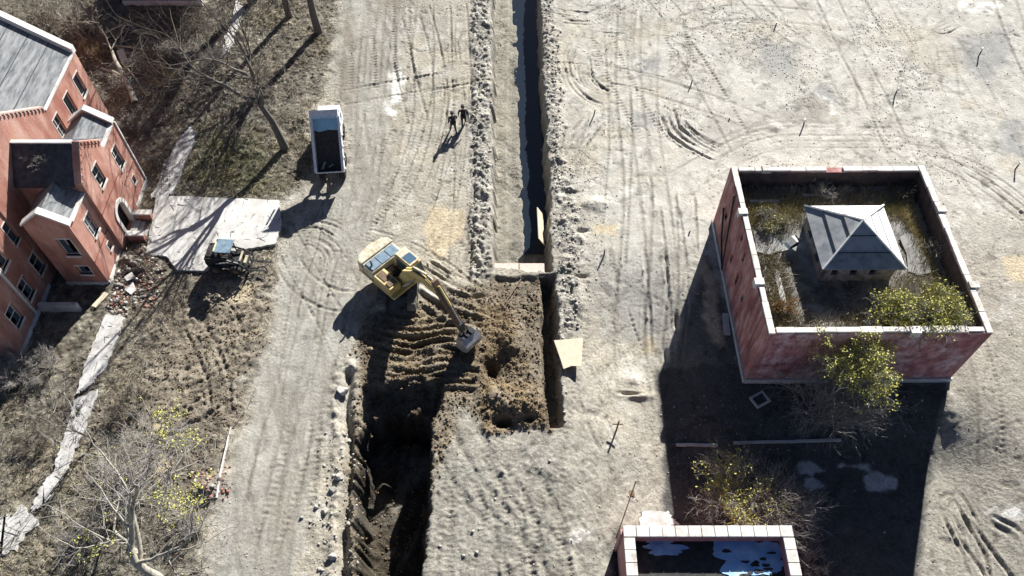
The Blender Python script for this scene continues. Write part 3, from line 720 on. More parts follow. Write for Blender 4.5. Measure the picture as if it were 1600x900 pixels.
# the two lower wings
XW = -26.15
def lowwing(y0, y1, end):
    yc = 31.45 if end < 0 else 37.25
    hs = eastwall('wall', XW, y0, y1, -.3, 5.8, [(yc, .85, 3.2, 4.85), (yc + .3, .4, 1.25, 1.85)])
    window(B, (XW, y1), (0, -1), (-1, 0), *hs[0], seed=8 + end); window(B, (XW, y1), (0, -1), (-1, 0), *hs[1], seed=8 + end)
    ye = y0 if end < 0 else y1
    if end < 0:
        mb = PB(); h2 = [(1.3, 2.2, 3.1, 4.7), (1.3, 2.1, 1.15, 2.0)]
        wall(mb, (-28.85, y0), (1, 0), 2.35, -.3, 5.8, (0, 1), .35, h2); mb.build('wall', salmon, B)
        for i, h in enumerate(h2): window(B, (-28.85, y0), (1, 0), (0, 1), *h, seed=22 + i)
    else:
        mb = PB(); mb.box(-28.85, XW - .35, y1 - .35, y1, -.3, 5.8); mb.build('wall', salmon, B)
    mb = PB(); mb.box(-28.85, -28.5, y0 + .36, y1 - .36, -.3, 5.8); mb.build('wall', salmon, B)
    c = ye + (.17 if end < 0 else -.17)
    mb = PB(); mb.prism([(-28.85, 5.8), (XW, 5.8), (XW, 5.95), (-27.5, 7.05), (-28.85, 5.95)], .34, axis='y', c=c); mb.build('gable_wall', salmon, B)
    a, b = (y0 + .35, y1 - .02) if end < 0 else (y0 + .02, y1 - .35)
    mb = PB(); mb.prism([(-28.95, 5.7), (-27.5, 6.75), (XW - .02, 5.75), (XW - .02, 5.83), (-27.5, 6.9), (-28.95, 5.83)], b - a, axis='y', c=(a + b) / 2); mb.build('roof', slate, B)
    mb = PB(); mb.prism([(-28.95, 5.96), (-27.5, 7.07), (XW + .1, 5.96), (XW + .1, 6.1), (-27.5, 7.22), (-28.95, 6.1)], .46, axis='y', c=c)
    mb.box(XW - .15, XW + .12, a + .06 if end < 0 else a, b if end < 0 else b - .1, 5.84, 5.93); mb.build('coping', white_trim, B)
lowwing(29.75, 32.43, -1); lowwing(36.02, 38.75, 1)
mb = PB(); mb.box(XW, XW + .07, 29.68, 32.43, -.3, .32).box(-28.9, XW + .07, 29.68, 29.747, -.3, .32).box(XW, XW + .07, 36.02, 38.82, -.3, .32).box(-29.997, -29.92, 24.25, 29.6, -.3, .35)
mb.box(-29.997, -29.9, 27.2, 27.35, .352, 6.95).box(XW + .003, XW + .08, 38.7, 38.8, .33, 5.78); sep(mb, 'plinth', white_trim, B)
tag((lambda o: o)(PB().box(-29.85, -27.4, 27.6, 27.85, -.2, .75).build('garden_wall', concrete_rough)), 'low dark retaining wall in the shade of the brick building', 'wall')
# string course lines
mb = PB(); mb.box(-29.998, -29.95, 38.85, 44.4, 3.55, 3.63).box(XW + .002, XW + .04, 36.05, 38.68, 2.35, 2.42).box(XW + .002, XW + .04, 29.8, 32.4, 2.35, 2.42).box(X0 + .002, X0 + .04, 32.46, 35.99, 3.75, 3.82); sep(mb, 'string_course', mat('dark_red_course', (.20, .075, .06), .9), B)
MB.build = _MBbuild
PB.build = lambda s, name, m, parent=None, **k: _MBbuild(s, name, m, parent, **k)
for o in bpy.data.objects:
    if '_w' in o: del o['_w']

# ------------------------------------------------------------------ square building (east)
rb = math.radians(.35)
S = thing('roofless_square_building', 'weathered red brick square building with white coped parapet, overgrown roof and small hipped cupola', 'building', (13.9, 22.6, 0), rb)
BW, BD, BH = 12.25, 12.33, 5.42
def hole(px, py, w=.35, h=.7):
    y, z = onX(px, py, 13.9); s = BD - (y - 22.6); return (s - w / 2, s + w / 2, z - h / 2, z + h / 2)
wh = [hole(1136, 338, .5, .5), hole(1144, 404), hole(1163, 402, .3, .8), hole(1152, 436, .4, .9), hole(1160, 465, .35, .6), hole(1160, 372, .3, .5)]
wh = [h for h in wh if 0.3 < h[0] and h[1] < BD - .3 and h[2] > 0 and h[3] < BH - .3]
wh.sort()
mb = MB(); wall(mb, (0, BD), (0, -1), BD, -1.2, BH, (1, 0), .4, wh); mb.build('wall', redwall, S).data.name = 'west_wall'
mb = MB(); wall(mb, (.4, 0), (1, 0), BW - .8, -1.2, BH, (0, 1), .4, [(6.2, 7.0, .2, 1.6)]); mb.build('wall', redwall_s, S)
mb = MB(); mb.box(BW - .4, BW, 0, BD, -1.2, BH).box(.4, BW - .4, BD - .4, BD, -1.2, BH); sep(mb, 'wall', redwall, S)
mb = MB(); mb.box(.403, .43, .43, BD - .43, 4.0, BH - .06).box(BW - .43, BW - .403, .43, BD - .43, 4.0, BH - .06).box(.403, BW - .403, BD - .43, BD - .403, 4.0, BH - .06).box(.403, BW - .403, .403, .43, 4.0, BH - .06); sep(mb, 'parapet_shade_lining', mat('shade_dark_lining', (.045, .043, .045), .85, (.10, .07, .065), 2), S)  # dark sheets carry the shade on the inner parapet faces
mb = MB(); mb.box(-.12, 0, -.1, BD + .05, -1.2, .35).box(0, BW + .08, -.12, 0, -1.2, .42); sep(mb, 'plinth', concrete_rough, S)
for i, h in enumerate(wh):
    mb = MB(); mb.box(.3, .34, BD - h[1], BD - h[0], h[2], h[3]); mb.build('window', dark_in, S)  # dark panel painted as the unlit room behind each hole
mb = MB(); mb.box(6.62, 7.38, .22, .26, .2, 1.6); mb.build('window', dark_in, S)
# coping stones
def copes(x0, y0, ux, uy, L, seed, miss=()):
    rr = random.Random(seed); mb = MB(); s = 0
    while s < L - .05:
        e = min(L, s + 1.15 + rr.uniform(-.25, .25)); e = L if L - e < .4 else e
        if not any(a < (s + e) / 2 < b for a, b in miss):
            w = .165 + rr.uniform(-.02, .025); h = BH + .003 + rr.uniform(.11, .15); g_ = .012; j = rr.uniform(-.02, .02)
            a = (x0 + ux * (s + g_) - uy * (w + j), y0 + uy * (s + g_) - ux * (w + j)); b = (x0 + ux * (e - g_) + uy * (w + j), y0 + uy * (e - g_) + ux * (w + j))
            mb.box(min(a[0], b[0]), max(a[0], b[0]), min(a[1], b[1]), max(a[1], b[1]), BH + .003, h)
        s = e
    return mb
for a, sd, ms in (((.2, -.05, 0, 1, BD + .1), 1, ()), ((BW - .2, -.05, 0, 1, BD + .1), 2, ()), ((.46, .2, 1, 0, BW - .92), 3, ()), ((.46, BD - .2, 1, 0, BW - .92), 4, ((5.2, 6.2),))):
    m_ = copes(a[0], a[1], a[2], a[3], a[4], sd, ms); m_.build('coping', stone, S, bevel=.015)
mb = MB()
for x, y in ((.1, 8.6), (.12, 3.4), (BW - .1, 8.7), (BW - .05, 3.1), (8.0, .12), (2.2, BD - .2)): mb.box(x - .27, x + .27, y - .22, y + .22, BH - .25, BH + .22)
sep(mb, 'coping_block', stone, S)
# roof deck with growth
n = 60; xs = np.linspace(.38, BW - .38, n); ys = np.linspace(.38, BD - .38, n); xx, yy = np.meshgrid(xs, ys)
zz = 4.1 + .07 * fbm(xx, yy, 1.5, 3, 2) + .1 * np.abs(fbm(xx, yy, .6, 2, 3))
ii = np.arange(n * n).reshape(n, n)
np_mesh('roof_deck', np.stack([xx, yy, zz], -1).reshape(-1, 3), np.stack([ii[:-1, :-1], ii[:-1, 1:], ii[1:, 1:], ii[1:, :-1]], -1).reshape(-1, 4), roofdirt, S, True)
for q_ in ([(9.3, 4.6), (10.2, 4.3), (11.1, 4.5), (11.4, 5.6), (11.0, 6.8), (11.5, 7.6), (10.6, 8.6), (9.6, 8.1), (9.7, 6.4)], [(.8, 3.0), (1.2, 3.2), (1.5, 4.6), (1.3, 5.9), (.9, 5.2)], [(.6, 6.3), (1.7, 6.0), (2.8, 6.6), (2.5, 7.6), (3.0, 8.4), (1.7, 8.1), (.7, 8.5)]):
    MB().prism([(sum(a for a, b in q_) / len(q_) * .25 + a * .75, sum(b for a, b in q_) / len(q_) * .25 + b * .75) for a, b in q_], .05, axis='z', c=4.22).build('roof_patch', mat('grey_grit_patch', (.24, .235, .22), .95, (.10, .10, .09), 1.6, (.32, .31, .30), .8), S)
mb = MB(); mb.box(1.6, 1.9, 2.0, 5.0, 4.28, 4.34).box(1.2, 3.0, 10.4, 10.62, 4.3, 4.36).box(4.6, 6.4, 10.9, 11.1, 4.3, 4.36); sep(mb, 'fallen_board', concrete, S)
# hipped cupola
cx, cy, hw = 6.25, 6.55, 2.1
mb = MB(); ch = [(.5, .9, 4.7, 5.2), (1.6, 2.0, 4.7, 5.2), (2.7, 3.1, 4.7, 5.2)]
wall(mb, (cx - hw, cy - hw), (1, 0), 2 * hw, 4.1, 5.62, (0, 1), .2, ch); wall(mb, (cx - hw, cy + hw), (0, -1), 2 * hw, 4.1, 5.62, (1, 0), .2, [(.8, 1.5, 4.6, 5.3), (2.6, 3.3, 4.6, 5.3)])
mb.box(cx + hw - .2, cx + hw, cy - hw + .2, cy + hw - .2, 4.1, 5.62).box(cx - hw + .2, cx + hw, cy + hw - .2, cy + hw, 4.1, 5.62)
cup = mb.build('cupola', mat('grey_stained_cupola_wall', (.16, .14, .135), .9, (.38, .35, .34), 2.5), S)
r = 2.4; zb, za = 5.66, 7.05
def slope(i, m, k=3):
    dirs = [((-1, -1), (1, -1)), ((1, -1), (1, 1)), ((1, 1), (-1, 1)), ((-1, 1), (-1, -1))][i]
    mb = MB()
    for j in range(k):
        t0, t1 = j / k, (j + 1) / k + (.02 if j < k - 1 else 0); off = .07 * j
        def q(d, t, o): return (cx + d[0] * r * (1 - t), cy + d[1] * r * (1 - t), zb + (za - zb) * t + o)
        a, b, c_, d_ = q(dirs[0], t0, off), q(dirs[1], t0, off), q(dirs[1], t1, off * .9), q(dirs[0], t1, off * .9)
        dn = [(v[0], v[1], v[2] - .05) for v in (a, b, c_, d_)]
        mb.add([a, b, c_, d_] + dn, [(0, 1, 2, 3), (4, 7, 6, 5), (0, 4, 5, 1), (1, 5, 6, 2), (2, 6, 7, 3), (3, 7, 4, 0)])
    mb.build('roof', m, cup)
    for j in range(1, k):
        t0 = j / k; MB().tube([(cx + dirs[0][0] * r * (1 - t0), cy + dirs[0][1] * r * (1 - t0), zb + (za - zb) * t0 + .07 * j), (cx + dirs[1][0] * r * (1 - t0), cy + dirs[1][1] * r * (1 - t0), zb + (za - zb) * t0 + .07 * j)], .03, 5).build('seam', tarblack if i in (0, 3) else slate, cup)
for i, m_ in enumerate((cup_shaded, cup_sunlit, cup_sunlit, cup_shaded)): slope(i, m_)  # south and west get the shaded copy, east and north the sunlit one
mb = MB()
for d in ((-1, -1), (1, -1), (1, 1), (-1, 1)): mb.tube([(cx + d[0] * r, cy + d[1] * r, zb + .05), (cx, cy, za + .12)], .07, 5)
mb.build('ridge_cap', cup_sunlit, cup)
mb = MB(); mb.box(cx - r + .02, cx + r - .02, cy - r + .02, cy + r - .02, zb - .09, zb - .052); mb.build('eaves_board', slate_dark, cup)
# bent pipe on the west wall, broken box beside the cupola
mb = MB(); mb.tube([(-.1, BD - 2.2, BH - .1), (-.16, BD - 3.4, 2.6), (-.2, BD - 4.4, .6), (-.16, BD - 2.6, 1.6), (-.1, BD - 1.2, 3.0)], .07, 6); mb.build('bent_pipe', steel_dark, S)
b = thing('metal_vent_box', 'small blue grey metal vent box lying beside the cupola', 'vent box', (16.9, 29.6, 4.3), .5)
MB().box(-.35, .35, -.22, .22, 0, .45).build('casing', skylit_blue, b, bevel=.02); MB().box(-.3, .3, -.235, -.222, .08, .36).build('grille', steel_dark, b)
MB().prism([(-.42, .453), (.42, .453), (0, .62)], .54, axis='y').build('hood', steel, b)

# ------------------------------------------------------------------ small parapeted building (south)
gz = GH(9.5, 11.5); T = 2.55
p = at(973, 821, T); q = at(1237, 819, T); x0, x1, y1 = p[0], q[0], p[1]; y0 = y1 - 8.0
K = thing('small_parapeted_building', 'low pink walled building with square white coping blocks at the bottom edge', 'building', ((x0 + x1) / 2, y1 - 4, gz))
KL = Vector(K.location)
def kb(m_, name, mt, each=False, **k):
    m_.v = [tuple(Vector(v) - KL) for v in m_.v]; return sep(m_, name, mt, K, **k) if each else m_.build(name, mt, K, **k)
kb(MB().box(x0 + .06, x0 + .5, y0, y1 - .06, -1.8, T - .16).box(x1 - .5, x1 - .06, y0, y1 - .06, -1.8, T - .16).box(x0 + .5, x1 - .5, y1 - .5, y1 - .06, -1.8, T - .16).box(x0 + .5, x1 - .5, y0, y0 + .4, -1.8, T - .16), 'wall', pinkwall, each=True)
kb(MB().box(x0 - .06, x0 + .2, y1 - .3, y1 - .02, -1.8, T - .5), 'pilaster', pinkwall)
mb = MB(); n = 13; w = (x1 - x0) / n
for k in range(n): mb.box(x0 + k * w + .015, x0 + (k + 1) * w - .015, y1 - .56, y1, T - .157, T + random.uniform(-.01, .015))
for xx_ in (x0, x1 - .56):
    for k in range(12): mb.box(xx_, xx_ + .56, y1 - .6 - (k + 1) * .62 + .015, y1 - .6 - k * .62 - .015, T - .157, T + random.uniform(-.01, .015))
kb(mb, 'coping', stone, bevel=.02)
kb(MB().box(x0 + .49, x1 - .49, y0 + .39, y1 - .49, T - 1.15, T - .95), 'roof_deck', tarblack)
def ragged(cx, cy, rx, ry, z, n=46, seed=1, amp=.35, sq=.6):
    rr = random.Random(seed); ph = [rr.uniform(0, 7) for _ in range(5)]; out = []
    for k in range(n):
        a = 2 * PI * k / n; c, s_ = math.cos(a), math.sin(a)
        rad = 1 / (abs(c) ** (2 / sq) + abs(s_) ** (2 / sq)) ** (sq / 2)
        rad *= 1 + amp * (.35 * math.sin(3 * a + ph[0]) + .3 * math.sin(5 * a + ph[1]) + .2 * math.sin(9 * a + ph[2]) + .25 * rr.uniform(-1, 1))
        out.append((cx + rx * c * rad, cy + ry * s_ * rad))
    return out
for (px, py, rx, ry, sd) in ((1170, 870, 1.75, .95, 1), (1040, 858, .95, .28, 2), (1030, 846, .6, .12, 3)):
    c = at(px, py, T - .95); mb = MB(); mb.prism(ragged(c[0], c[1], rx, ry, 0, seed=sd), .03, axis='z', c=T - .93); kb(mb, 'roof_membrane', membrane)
for k in range(16):
    c = (random.uniform(x0 + 5.2, x1 - .9), y1 - random.uniform(.9, 2.6)); mb = MB(); mb.prism(ragged(c[0], c[1], random.uniform(.06, .25), random.uniform(.04, .12), 0, 12, 40 + k), .02, axis='z', c=T - .9); kb(mb, 'dirt_patch', tarblack)

# far building, only its foot inside the picture
Fb = thing('blue_clad_building', 'blue grey clad building in shade at the top left edge', 'building', (-30, 62.5, 0))
fx = [at(232, 6)[0], at(318, 6)[0]]
def fb(mb, n, m): mb.v = [tuple(Vector(v) - Vector((-30, 62.5, 0))) for v in mb.v]; return mb.build(n, m, Fb)
fb(MB().box(fx[0] - 2, fx[1], 59.3, 66, -.3, 5.4), 'wall', bluewall); fb(MB().box(fx[0] - 2.2, fx[1] + .2, 59.1, 66.2, 5.403, 5.6), 'roof', slate)
fb(MB().box(fx[1] - .25, fx[1] + .05, 59.25, 59.5, -.2, 5.3).box(fx[0] - 2, fx[1] - .25, 59.25, 59.297, -.3, .5), 'trim', white_trim)
fb(MB().box(fx[0] + .5, fx[0] + 1.7, 59.2, 59.296, 1.2, 2.6), 'window', glass)

# ------------------------------------------------------------------ slabs, paths
def slab(name, px, th, m, dz=0.0, kind=None, jag_=.12, seed=1, sub=10):
    rr = random.Random(seed); pts = []
    P = [gp(*p) for p in px]
    z = sum(p.z for p in P) / len(P)
    for i in range(len(P)):
        a, b = P[i], P[(i + 1) % len(P)]
        for k in range(sub):
            t = k / sub; pts.append((a.x + (b.x - a.x) * t + rr.uniform(-jag_, jag_), a.y + (b.y - a.y) * t + rr.uniform(-jag_, jag_)))
    o = MB().prism(pts, th, axis='z', c=z + dz).build(name, m)
    if kind: o['kind'] = kind
    return o
slab('concrete_pavement', [(246, 308), (438, 316), (440, 352), (432, 384), (386, 392), (322, 426), (278, 424), (262, 402), (228, 398)], .22, concrete, .08, 'structure', .04, 1)
slab('footpath', [(297, 198), (308, 214), (268, 306), (236, 312), (262, 250), (280, 222)], .16, concrete_rough, .08, 'structure', .14, 2)
slab('footpath', [(372, 0), (382, 18), (360, 80), (345, 92), (356, 50)], .14, concrete_rough, .08, 'structure', .14, 9)
slab('footpath', [(168, 494), (196, 498), (186, 528), (163, 580), (140, 605), (120, 618), (138, 560)], .16, concrete_rough, .10, 'structure', .07, 3)
slab('footpath', [(118, 626), (154, 610), (130, 680), (104, 738), (72, 790), (50, 800), (60, 770), (86, 735), (98, 690)], .12, concrete_rough, .08, 'structure', .09, 4)
slab('footpath', [(0, 812), (40, 790), (60, 820), (20, 862), (0, 870)], .12, concrete_rough, .05, 'structure', .15, 5)
slab('concrete_pavement', [(1000, 800), (1042, 800), (1060, 822), (1000, 826)], .1, concrete_rough, .05, 'structure', .1, 6)

# kerb pieces in the yard
def bar_on_ground(name, label, cat, a, b, w, h, m, group=None, dz=0):
    A, Bp = gp(*a), gp(*b); d = (Bp - A); L = d.length; c = (A + Bp) / 2
    t = thing(name, label, cat, c, math.atan2(d.y, d.x), group) if False else None
    mb = MB(); n = max(2, int(L / .5)); rr = random.Random(int(a[0]))
    sl = d.z / L
    prof = []
    M = Matrix.Translation(c) @ Matrix.Rotation(math.atan2(d.y, d.x), 4, 'Z') @ Matrix.Rotation(-math.asin(max(-1, min(1, sl))), 4, 'Y')
    for k in range(n):
        x0_, x1_ = -L / 2 + L * k / n + .004, -L / 2 + L * (k + 1) / n - .004; e = rr.uniform(-.015, .015)
        mb.box(x0_, x1_, -w / 2 + e, w / 2 + e, -.08 + dz, h + dz + e * .5, M)
    o = mb.build(name, m); return tag(o, label, cat, group)
bar_on_ground('kerb', 'short broken concrete kerb at the shadow edge of the yard', 'kerb', (1056, 695), (1122, 697), .14, .12, concrete)
bar_on_ground('kerb', 'long concrete kerb line lying in the dark yard', 'kerb', (1146, 693), (1313, 688), .14, .14, concrete)
bar_on_ground('pipe', 'long white pipe beside the haul road', 'pipe', (361, 668), (343, 745), .06, .09, concrete)
bar_on_ground('pipe', 'short white pipe end beside the brick heap', 'pipe', (343, 752), (339, 778), .08, .11, pvc)
bar_on_ground('timber', 'thin dark timber lying in the filled trench', 'timber', (814, 437), (790, 474), .07, .1, rust)
bar_on_ground('timber', 'thin dark timber lying by the plywood sheet', 'timber', (866, 548), (880, 582), .08, .1, rust)
bar_on_ground('timber', 'pale board lying by the corner of the brick building', 'timber', (147, 480), (167, 458), .35, .06, wood_pale)
bar_on_ground('timber', 'grey plank lying in the shade beside the square building', 'timber', (1133, 490), (1136, 524), .38, .08, concrete)

def plate(name, label, cat, px, th, m, dz=.06, tilt=0):
    z0_ = gp(sum(p[0] for p in px) / len(px), sum(p[1] for p in px) / len(px)).z; P = [Vector(at(p[0], p[1], z0_)) for p in px]; c = sum(P, Vector()) / len(P)
    mb = MB(); mb.prism([(p.x - c.x, p.y - c.y) for p in P], th, axis='z'); o = mb.build(name, m, bevel=.008); o.location = c + Vector((0, 0, dz)); o.rotation_euler = (tilt, tilt * .5, 0)
    return tag(o, label, cat)
plate('plywood_sheet', 'pale plywood sheet with a broken edge lying east of the trench', 'plywood', [(865, 537), (910, 533), (908, 577), (893, 576), (880, 581), (876, 568)], .03, wood_pale, .36, .02)
plate('broken_slab', 'white broken slab on the rubble beside the brick building', 'slab', [(196, 455), (210, 444), (214, 456), (206, 462)], .1, white_trim, .15, .1)
plate('broken_slab', 'flat grey slab near the entrance steps rubble', 'slab', [(196, 436), (208, 428), (214, 436), (200, 442)], .1, concrete, .18, .06)
def rock(name, label, cat, px, py, s, m, seed, grp=None):
    bm = bmesh.new(); bmesh.ops.create_icosphere(bm, subdivisions=3, radius=1); rr = random.Random(seed)
    cuts = [Vector((rr.gauss(0, 1), rr.gauss(0, 1), rr.gauss(0, 1))).normalized() for _ in range(14)]; ds = [rr.uniform(.55, .9) for _ in cuts]
    for v in bm.verts:
        for c_, d_ in zip(cuts, ds):
            q_ = v.co.dot(c_)
            if q_ > d_: v.co -= c_ * (q_ - d_)
        v.co = Vector((v.co.x * s[0], v.co.y * s[1], v.co.z * s[2])) * (1 + rr.uniform(-.02, .02))
    me = bpy.data.meshes.new(name); bm.to_mesh(me); bm.free(); o = link(name, me, m); o.location = gp(px, py, s[2] * .35); return tag(o, label, cat, grp)
rock('boulder', 'large pale boulder beside the dark ditch west of the cut', 'boulder', 537, 614, (.42, .34, .45), stone, 4)
RG = 'broken rocks along the west rim of the cut'
for k_, (px_, py_, s_, lb_) in enumerate(((546, 690, .2, 'pale rock on the west rim, first below the large boulder'), (530, 745, .25, 'broken rock on the west rim beside the haul road, halfway down the cut'), (520, 765, .2, 'jagged rock touching the haul road edge halfway down the cut'),
        (508, 800, .22, 'low rock on the west rim near the bottom of the picture'), (545, 820, .2, 'small rock standing right at the lip of the cut'), (520, 870, .24, 'lowest rock on the west rim of the cut'))):
    rock('rock', lb_, 'rock', px_, py_, (s_ * 1.2, s_, s_ * .8), gravel, 20 + k_, RG)
plate('broken_slab', 'white slab half buried in brush north of the brick building', 'slab', [(186, 88), (197, 84), (203, 100), (192, 104)], .14, stone, .3, .3)
# frame lying in the yard
A = gp(1187, 625); f = MB(); f.box(-.5, .5, -.4, -.28, 0, .12).box(-.5, .5, .28, .4, 0, .12).box(-.5, -.38, -.278, .278, 0, .12).box(.38, .5, -.278, .278, 0, .12)
o = f.build('window_frame', concrete); o.location = A; o.rotation_euler = (0, 0, .5); tag(o, 'square pale frame lying in the shade south of the square building', 'frame')
# formwork across the trench
t = thing('formwork_panel', 'wide pinkish formwork panel laid across the trench', 'panel', (0.45, 31.0, -.2))
MB().box(-1.62, 1.7, -.42, .62, -.25, 0).build('panel', pinkboard, t, bevel=.02); MB().box(-1.5, -.2, -.5, -.43, -.1, .03).box(-.05, 1.6, -.5, -.43, -.1, .03).build('rail', wood_pale, t); MB().box(.02, .1, -.4, .6, .003, .05).build('batten', wood, t)
for sx in (-1.3, 1.3): MB().box(sx - .06, sx + .06, -.3, .5, -1.9, -.255).build('leg', wood, t)
t = gp(850, 345); mb = MB().box(-.1, .1, -1.3, 1.3, -.02, .02)
o = mb.build('board', wood_pale); o.location = (2.08, 35.1, -.35); o.rotation_euler = (0, math.radians(70), .03); o.scale = (1, 1, 1)
mb2 = MB().box(-.45, .45, -1.4, 1.4, -.025, .025); bpy.data.objects.remove(o); o = mb2.build('board', wood_pale); o.location = (2.0, 35.1, -.55); o.rotation_euler = (0, math.radians(62), .02); tag(o, 'pale board leaning on the east bank of the trench', 'board')
# water in the trench foot
wm, nt, bs = nodes('muddy_water'); bs.inputs['Base Color'].default_value = (.014, .02, .03, 1); bs.inputs['Roughness'].default_value = .12; bs.inputs['Specular IOR Level'].default_value = .3
for q in ([(800, -10), (846, -10), (860, 395), (812, 395)],):
    P = [at(px, py, -2.0) for px, py in q]
    o = MB().prism([(p[0], p[1]) for p in P], .02, axis='z', c=-2.12).build('water', wm); o['kind'] = 'structure'

# ------------------------------------------------------------------ survey stakes and poles
def stake(px, py, h, label, m=steel_dark, r_=.055, top=True, lean=(0, 0)):
    p = gp(px, py); t = thing('survey_stake', label, 'stake', p, random.uniform(0, 3), 'survey stakes standing on the yard')
    h *= .62; MB().tube([(0, 0, -.1), (lean[0], lean[1], h)], [r_, r_ * .9], 6).build('post', m, t)
    if top: MB().tube([(lean[0], lean[1], h - .02), (lean[0] * 1.5 + .03, lean[1] * 1.3, h + .22)], [r_ * 1.15, r_ * 1.1], 6).build('cap', pvc, t)
for px, py, h, lb in ((1080, 132, .85, 'stake on the pale yard straight north of the square building, left of the others'), (1211, 42, .7, 'stake nearest the top edge north of the square building'), (1398, 150, .8, 'stake on the pale yard beside the long straight wheel track'),
                      (1255, 198, .75, 'stake nearest the north parapet of the square building'), (1529, 88, .9, 'white topped stake in the grey patch at the top right'), (1586, 265, .85, 'white topped stake at the right edge level with the parapet'),
                      (944, 399, .95, 'stake east of the trench level with the formwork panel'), (928, 180, .9, 'stake east of the trench between curved ruts'), (1140, 187, .25, 'very short stub stake on the pale yard'), (1077, 363, .3, 'short stub stake west of the square building')):
    stake(px, py, h, lb, top=py in (88, 265, 198, 150), lean=(random.uniform(-.05, .05), random.uniform(-.05, .05)))
p = gp(963, 672); t = thing('marker_post', 'dark post with a crossbar south of the plywood sheet', 'post', p)
MB().tube([(0, 0, -.1), (.03, 0, 1.25)], .055, 6).build('post', rust, t); MB().box(-.3, .3, -.03, .03, .75, .83).build('crossbar', rust, t)
p = gp(987, 771); t = thing('steel_pole', 'thin steel pole standing north of the small parapeted building', 'pole', p)
MB().tube([(0, 0, -.1), (0, 0, 1.9)], .035, 6).build('pole', rust, t); MB().box(-.16, .16, -.16, .16, -.02, .05).build('base_plate', rust, t); MB().tube([(0, 0, 1.9), (0, 0, 2.0)], .055, 6).build('cap', steel, t)
#PART3
# ------------------------------------------------------------------ trees and shrubs
def rvec(rr, s=1.0): return Vector((rr.gauss(0, s), rr.gauss(0, s), rr.gauss(0, s)))
MINR = .011
class Tubes:
    """fast tapered twig collector"""
    def __init__(s): s.v = []; s.f = []
    def tube(s, pts, rads, n):
        base = len(s.v)
        for i, p in enumerate(pts):
            t = pts[min(i + 1, len(pts) - 1)] - pts[max(i - 1, 0)]
            if t.length < 1e-6: t = Vector((0, 0, 1))
            t.normalize(); a = t.cross(Vector((.3, .2, .9)))
            if a.length < .05: a = t.cross(Vector((1, 0, 0)))
            a.normalize(); b_ = t.cross(a)
            for k in range(n):
                q = 2 * PI * k / n; v = p + (a * math.cos(q) + b_ * math.sin(q)) * rads[i]; s.v.append((v.x, v.y, v.z))
        for i in range(len(pts) - 1):
            for k in range(n):
                s.f.append((base + i * n + k, base + i * n + (k + 1) % n, base + (i + 1) * n + (k + 1) % n, base + (i + 1) * n + k))
    def build(s, name, m, parent=None): return np_mesh(name, s.v, s.f, m, parent, True)
def clustered(lv, nb, rr, low=0):
    """buds open in clumps on the upper twigs"""
    zs = sorted(p.z for p in lv); zt = max(low, zs[int(len(zs) * .45)]); top = [p for p in lv if p.z > zt] or lv
    seeds = [rr.choice(top) for _ in range(max(5, nb // 200))]; R_ = .45 + .09 * (zs[-1] - zs[0]); pts = []
    cand = [p for p in top if any((p - s).length < R_ for s in seeds)] or top
    for k in range(nb): pts.append((rr.choice(cand) if rr.random() < .9 else rr.choice(lv)) + rvec(rr, .09))
    return pts
def leaf_quads(pts, size, rr):
    v = []; f = []
    for p in pts:
        a = rvec(rr).normalized() * size * rr.uniform(.5, 1.3); b_ = rvec(rr).cross(a)
        b_ = b_.normalized() * size * rr.uniform(.3, .8) if b_.length > 1e-6 else Vector((size, 0, 0))
        n = len(v); v += [tuple(p - a), tuple(p + b_), tuple(p + a), tuple(p - b_)]; f.append((n, n + 1, n + 2, n + 3))
    return v, f
def grow(T0, T1, leaves, rr, p, d, L, r, lvl, maxl, gnarl, kids, spread, drop, trunkl=1):
    n = max(3, int(4 + 2 * (lvl < 2))); pts = [p.copy()]; rads = [r]; q = p.copy(); dd = d.copy()
    rend = r * (.62 if lvl < maxl else .35)
    for i in range(n):
        dd = (dd + rvec(rr, gnarl) + Vector((0, 0, .04 if lvl < 2 else -.01))).normalized()
        q = q + dd * (L / n); pts.append(q.copy()); rads.append(r + (rend - r) * (i + 1) / n)
    (T0 if lvl <= trunkl else T1).tube(pts, rads, 8 if lvl == 0 else 6 if lvl == 1 else 4 if lvl == 2 else 3)
    if lvl >= maxl - 1:
        for k in range(2): leaves.append(pts[-1 - k % len(pts)] + rvec(rr, .05))
    if lvl >= maxl: return
    nk = kids[min(lvl, len(kids) - 1)]
    for k in range(nk):
        t = 1.0 if k == 0 else rr.uniform(.35 if lvl else .55, 1)
        i = t * n; i0 = min(int(i), n - 1); pos = pts[i0].lerp(pts[i0 + 1], i - i0)
        ax = dd.cross(rvec(rr)).normalized(); ang = rr.uniform(.35, 1.0) * spread * (.4 if k == 0 else 1)
        nd = Matrix.Rotation(ang, 3, ax) @ dd
        rk = max(MINR, (rads[i0] * (.78 if k == 0 else rr.uniform(.4, .62))))
        grow(T0, T1, leaves, rr, pos, nd, L * rr.uniform(.6, .85) * (drop if lvl == 0 else 1), rk, lvl + 1, maxl, gnarl, kids, spread, drop, trunkl)
